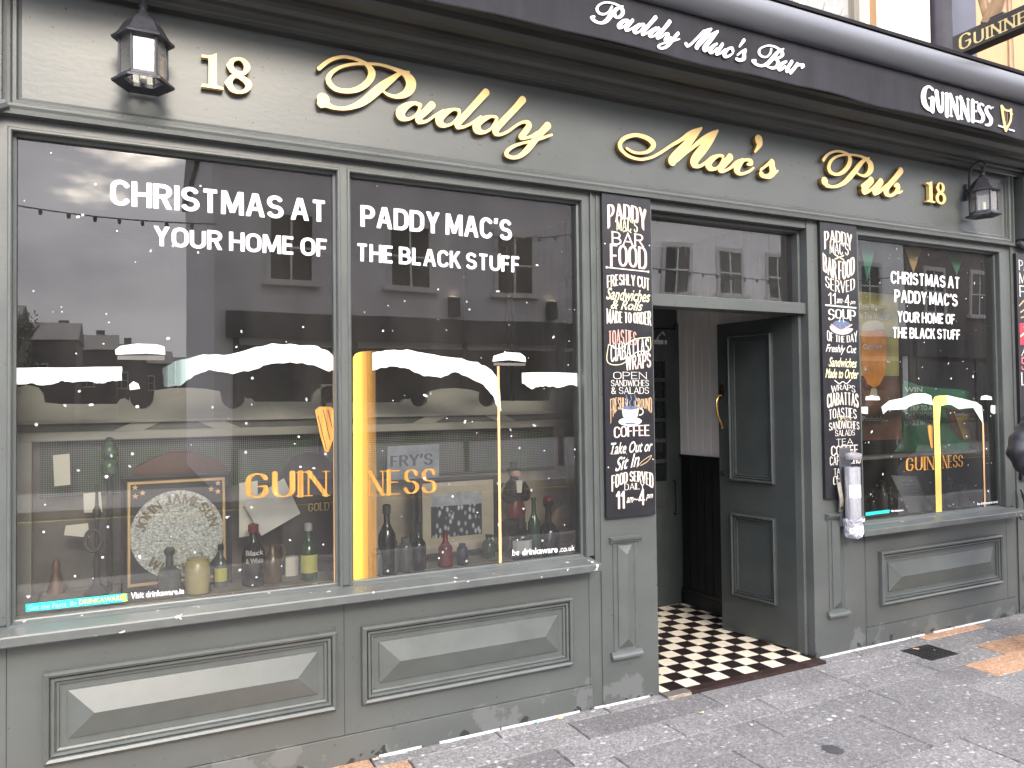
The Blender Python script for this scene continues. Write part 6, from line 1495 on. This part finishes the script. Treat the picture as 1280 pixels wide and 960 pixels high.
bv = [(0,0,.98,.15,.11),(0,0,1.15,.14,.10),(0,0,1.35,.16,.105),(0,0,1.48,.10,.09),(0,0,1.56,.058),(0,-.01,1.63,.06,.075),(0,-.015,1.70,.082,.10),(0,-.01,1.77,.078,.09),
      (.19,0,1.46,.05),(.45,-.01,1.255,.036),(.20,-.10,1.01,.03),(.13,-.09,.97,.025),(-.19,0,1.46,.05),(-.45,-.01,1.255,.036),(-.20,-.10,1.01,.03),(-.13,-.09,.97,.025),
      (.10,0,.90,.10),(.11,-.01,.50,.065),(.11,.02,.10,.042),(.12,-.14,.04,.035),(-.10,0,.90,.10),(-.11,-.01,.50,.065),(-.11,.02,.10,.042),(-.12,-.14,.04,.035)]
be = [(0,1),(1,2),(2,3),(3,4),(4,5),(5,6),(6,7),(2,8),(8,9),(9,10),(10,11),(2,12),(12,13),(13,14),(14,15),(0,16),(16,17),(17,18),(18,19),(0,20),(20,21),(21,22),(22,23)]
skin_chain('body', bv, be, skinm, pr_)
tr_ = [(0,0,.95,.11,.085)]+[v for v in bv[16:19]]+[v for v in bv[20:23]]; tr_ = [(a[0], a[1], a[2], a[3]+.014, (a[4] if len(a) > 4 else a[3])+.014) for a in tr_]
skin_chain('trousers', tr_, [(0,1),(1,2),(2,3),(0,4),(4,5),(5,6)], denim, pr_)
jv = []; je = []
for i in range(9):
    z = .78+.70*i/8; w_ = .185+.02*(i/8) if i < 7 else (.17 if i == 7 else .11); bl = .018 if i % 2 == 0 else -.012
    jv.append((0, 0, z, w_+bl, .145+bl))
    if i: je.append((i-1, i))
jv.append((0, 0, 1.55, .085)); je.append((8, 9))
for s_ in (-1, 1):
    path = spline([(s_*.20, 0, 1.455), (s_*.34, -.005, 1.37), (s_*.45, -.01, 1.255), (s_*.37, -.06, 1.13), (s_*.20, -.11, 1.01), (s_*.14, -.10, .975)], 4)
    st_ = len(jv); jv_n = [(p[0], p[1], p[2], (.084-.0012*k)+(.016 if k % 2 == 0 else -.018)) for k, p in enumerate(path)]
    jv += jv_n; je.append((7, st_)); je += [(st_+k, st_+k+1) for k in range(len(jv_n)-1)]
skin_chain('padded_jacket', jv, je, puffer, pr_)
m = MB(); m.lathe([(.0, .115), (.05, .11), (.085, .07), (.098, .01), (.092, -.05), (.075, -.09)], 0, .012, 1.745, 20, 1, 1.15); m.build('hair', hairm, pr_, smooth=True, local=True)
for s_ in (-1, 1):
    m = MB(); m.lathe([(.012, -.004), (.013, 0), (.008, .006), (0, .008)], 0, 0, 0, 10); m.v = [(s_*.032+a[0], -.108-a[2], 1.70+a[1]) for a in m.v]; m.build('eye', mat('eye_white', (.6, .6, .6), .3), pr_, local=True)
    m = MB(); m.tube([(s_*.085, .01, 1.68), (s_*.093, .015, 1.71), (s_*.088, .02, 1.73)], .012, 8); m.build('ear', skinm, pr_, smooth=True, local=True)
    m = MB(); m.lathe([(.0, 0), (.05, .002), (.055, .03), (.045, .07), (.03, .10)], 0, 0, 0, 14, .85, 2.2); m.v = [(s_*.115+a[0], -.07+a[1], a[2]) for a in m.v]; m.build('shoe', ink, pr_, smooth=True, local=True)
m = MB(); m.tube([(0, -.105, 1.71), (0, -.125, 1.672), (0, -.108, 1.662)], [.009, .013, .009], 8); m.build('nose', skinm, pr_, smooth=True, local=True)
m = MB(); m.tube([(-.025, -.098, 1.635), (0, -.106, 1.637), (.025, -.098, 1.635)], .006, 8); m.build('mouth', mat('lips', (.38, .16, .14), .5), pr_, smooth=True, local=True)

# ================================================================ the street opposite, mirrored in the glass
OY = -13.0
def opp_house(name, label, x0, x1, h, m, wins, shop, depth=8, y=OY, roof=True, bars=2, group=None):
    """wall facing +y at y"""
    t = thing(name, label, 'house', ((x0+x1)/2, y, 0), group)
    MB().box(x0, x1, y-depth, y, -.1, h).build('wall', m, t)
    if roof: MB().add([(x0-.1, y+.25, h+.002), (x1+.1, y+.25, h+.002), (x1+.1, y-depth, h+.002), (x0-.1, y-depth, h+.002), (x0-.1, y-depth/2, h+1.6), (x1+.1, y-depth/2, h+1.6)], [(0,1,5,4), (2,3,4,5), (1,2,5), (3,0,4), (3,2,1,0)]).build('roof', slate, t)
    for (a, b, c, d_) in wins:
        f = MB(); e = .10
        for q in ((a-e, b+e, d_, d_+.14), (a-e, a, c, d_), (b, b+e, c, d_)): f.box(q[0], q[1], y+.001, y+.06, q[2], q[3])
        w_ = f.build('window', mat('pale_window_trim', (.55, .54, .52), .7), t)
        MB().box(a+.001, b-.001, y+.001, y+.012, c+.001, d_-.001).build('pane', darkglass, w_)
        g = MB(); mxx = (a+b)/2; g.box(mxx-.022, mxx+.022, y+.013, y+.03, c, d_); g.box(a, mxx-.022, y+.013, y+.029, (c+d_)/2-.022, (c+d_)/2+.022); g.box(mxx+.022, b, y+.013, y+.029, (c+d_)/2-.022, (c+d_)/2+.022); g.build('glazing_bar', mat('white_glazing', (.7, .7, .68), .5), w_)
        MB().box(a-.2, b+.2, y+.001, y+.14, c-.12, c-.001).build('sill', mat('pale_window_trim', (0, 0, 0)), w_)
    if shop:
        MB().box(x0+.2, x1-.2, y+.001, y+.18, shop[0], shop[1]).build('shop_fascia', shopdark, t)
        s_ = MB().box(x0+.4, x1-.4, y+.001, y+.02, .7, shop[0]-.15).build('shop_window', darkglass, t)
        for k in range(5):
            xx = x0+.4+(x1-x0-.8)*k/4; MB().box(xx-.06, xx+.06, y+.021, y+.06, -.1, shop[0]-.001).build('mullion', shopdark, s_)
    return t
sp = 2.63
opp_house('grey_house', 'plain grey rendered house across the street, seen mirrored in the left window', 1.46, 12.45, 7.3, renderg, [(2.57+sp*k, 3.49+sp*k, 4.22, 5.60) for k in range(4)], (2.98, 3.52))
opp_house('white_house', 'white house across the street, seen mirrored above the door', 12.47, 22.5, 7.0, renderw, [(12.9+1.9*k, 13.68+1.9*k, 4.5, 5.72) for k in range(5)], (2.9, 3.5), bars=2)
opp_house('brick_house', 'dull brick house across the street, farthest to the right', 22.6, 36, 7.2, brickf, [(23.5+2.4*k, 24.5+2.4*k, 4.4, 5.8) for k in range(5)], (2.9, 3.5))
for k in range(6):
    opp_house('terrace_house', ['nearest', 'second', 'third', 'fourth', 'fifth', 'farthest'][k]+' gabled house of the distant terrace mirrored in the left window', -14+2.6*k, -6.2+2.6*k, 6.6-.12*k, brickf, [(-13+2.6*k+2*j, -12+2.6*k+2*j, 3.3, 4.7) for j in range(3)], None, 8, -50-9.2*k, group='houses of the distant terrace')
    MB().box(-11+2.6*k, -10.2+2.6*k, -54.6-9.2*k, -54-9.2*k, 6.7, 9.2).build('chimney', brickf, bpy.data.objects['terrace_house' if k == 0 else 'terrace_house.%03d' % k])
for x, lb in ((6.68, 'left up-lit wall lamp on the grey house opposite'), (9.29, 'right up-lit wall lamp on the grey house opposite')):
    t = thing('facade_lamp', lb, 'wall lamp', (x, OY+.1, 3.85), 'wall lamps on the grey house')
    MB().box(x-.12, x+.12, OY+.002, OY+.2, 3.60, 4.05).build('housing', shopdark, t, bevel=.01); MB().box(x-.09, x+.09, OY+.03, OY+.17, 4.051, 4.06).build('lit_lens', bulbm, t)
def festoon(label, a, b, sag, n):
    t = thing('festoon_cable', label, 'festoon', a, 'cables strung across the street')
    A, B = Vector(a), Vector(b); f = lambda u: tuple(A.lerp(B, u)-Vector((0, 0, sag*4*u*(1-u))))
    MB().tube([f(i/24) for i in range(25)], .014, 6).build('cable', rubber, t)
    for i in range(1, n): p = f(i/n); MB().lathe([(.02, 0), (.035, -.03), (.03, -.09), (0, -.11)][::-1], p[0], p[1], p[2], 8).build('bulb', ink, t)
festoon('festoon cable mirrored at the top of the left pane', (-7, -12.0, 6.3), (1.5, -12.9, 5.25), .5, 20)
festoon('festoon cable mirrored at the top of the second pane', (7.5, -12.8, 5.5), (12.4, -10, 6.4), .35, 14)
festoon('festoon cable mirrored in the pane above the door', (10.5, -12.5, 5.2), (20.5, -12.0, 5.2), .35, 22)
# tree beyond the gap
tt = thing('street_tree', 'dark bushy tree beside the distant terrace, mirrored at the far left', 'tree', (-5.6, -42, -.1))
m = MB(); m.tube([(-5.6, -42, -.1), (-5.55, -42, 1.6), (-5.65, -42.1, 3.2), (-5.5, -42, 4.8)], [.22, .17, .12, .05], 8)
for k in range(7): a = k*.9; m.tube([(-5.6, -42, 1.8+.35*k), (-5.6+.9*math.cos(a), -42+.9*math.sin(a), 2.7+.4*k), (-5.6+1.5*math.cos(a+.2), -42+1.5*math.sin(a+.2), 3.3+.42*k)], [.08, .05, .02], 6)
m.build('trunk', bark, tt, smooth=True)
rt = random.Random(21); m = MB()
cl = [(-5.6+rt.uniform(-1.4, 1.4), -42+rt.uniform(-1.4, 1.4), rt.uniform(2.6, 6.2), rt.uniform(.4, .8)) for _ in range(26)]
for cx, cy, cz, cr0 in cl:
    for _ in range(60):
        d = Vector((rt.gauss(0, 1), rt.gauss(0, 1), rt.gauss(0, 1))).normalized()*cr0*rt.random()**.4; p = Vector((cx, cy, cz))+d; a = Vector((rt.gauss(0, 1), rt.gauss(0, 1), rt.gauss(0, 1))).normalized()*.09; b = a.orthogonal().normalized()*.05
        m.add([p-a, p+b, p+a, p-b], [(0,1,2,3)])
m.build('crown', leafm, tt)

# ---------------------------------------------------------------- the houses either side of the pub
def side_house(name, label, x0, x1, h, m, trimm, door_x):
    t = thing(name, label, 'house', ((x0+x1)/2, .3, 0))
    f = MB()
    f.box(x0, x1, .06, .36, -.01, h); f.box(x0, x0+.3, .36, 9, -.01, h); f.box(x1-.3, x1, .36, 9, -.01, h); f.build('wall', m, t)
    f = MB(); f.add([(x0, -.1, h+.001), (x1, -.1, h+.001), (x1, 9, h+.001), (x0, 9, h+.001), (x0, 4.5, h+1.8), (x1, 4.5, h+1.8)], [(0,1,5,4), (2,3,4,5), (1,2,5), (3,0,4), (3,2,1,0)]); f.build('roof', slate, t)
    n_ = int((x1-x0)//2.4)
    for r_, (c, d_) in enumerate(((.95, 2.3), (4.4, 6.0))):
        for k in range(n_):
            a = x0+.7+2.4*k; b = a+1.1
            if r_ == 0 and abs(a+.55-door_x) < 1.0: continue
            w_ = MB().rings(a-.08, b+.08, c-.08, d_+.08, [(0, .059), (0, .02), (.07, .02), (.08, .055)], cap=False).build('window', trimm, t)
            MB().add([(a, .05, c), (b, .05, c), (b, .05, d_), (a, .05, d_)], [(0,1,2,3)]).build('pane', darkglass, w_)
            MB().box(a-.14, b+.14, -.06, .018, c-.16, c-.081).build('sill', trimm, w_)
    d_ = MB().box(door_x-.45, door_x+.45, .02, .058, .03, 2.1).build('door', darkp, t)
    MB().rings(door_x-.3, door_x+.3, 1.1, 1.9, [(0, .019), (.005, .005), (.03, .008), (.04, .017)]).build('door_panel', darkp, d_)
    MB().box(door_x-.6, door_x+.6, -.25, .05, -.004, .03).build('doorstep', kerbm, t)
side_house('rendered_house', 'pale rendered house adjoining the left end of the pub', -12.2, -1.23, 8.2, renderw, cream, -2.6)
side_house('rendered_house', 'ochre rendered house adjoining the right end of the pub', 6.62, 16.5, 8.6, mat('ochre_render', (.5, .36, .2), .85), cream, 8.0)
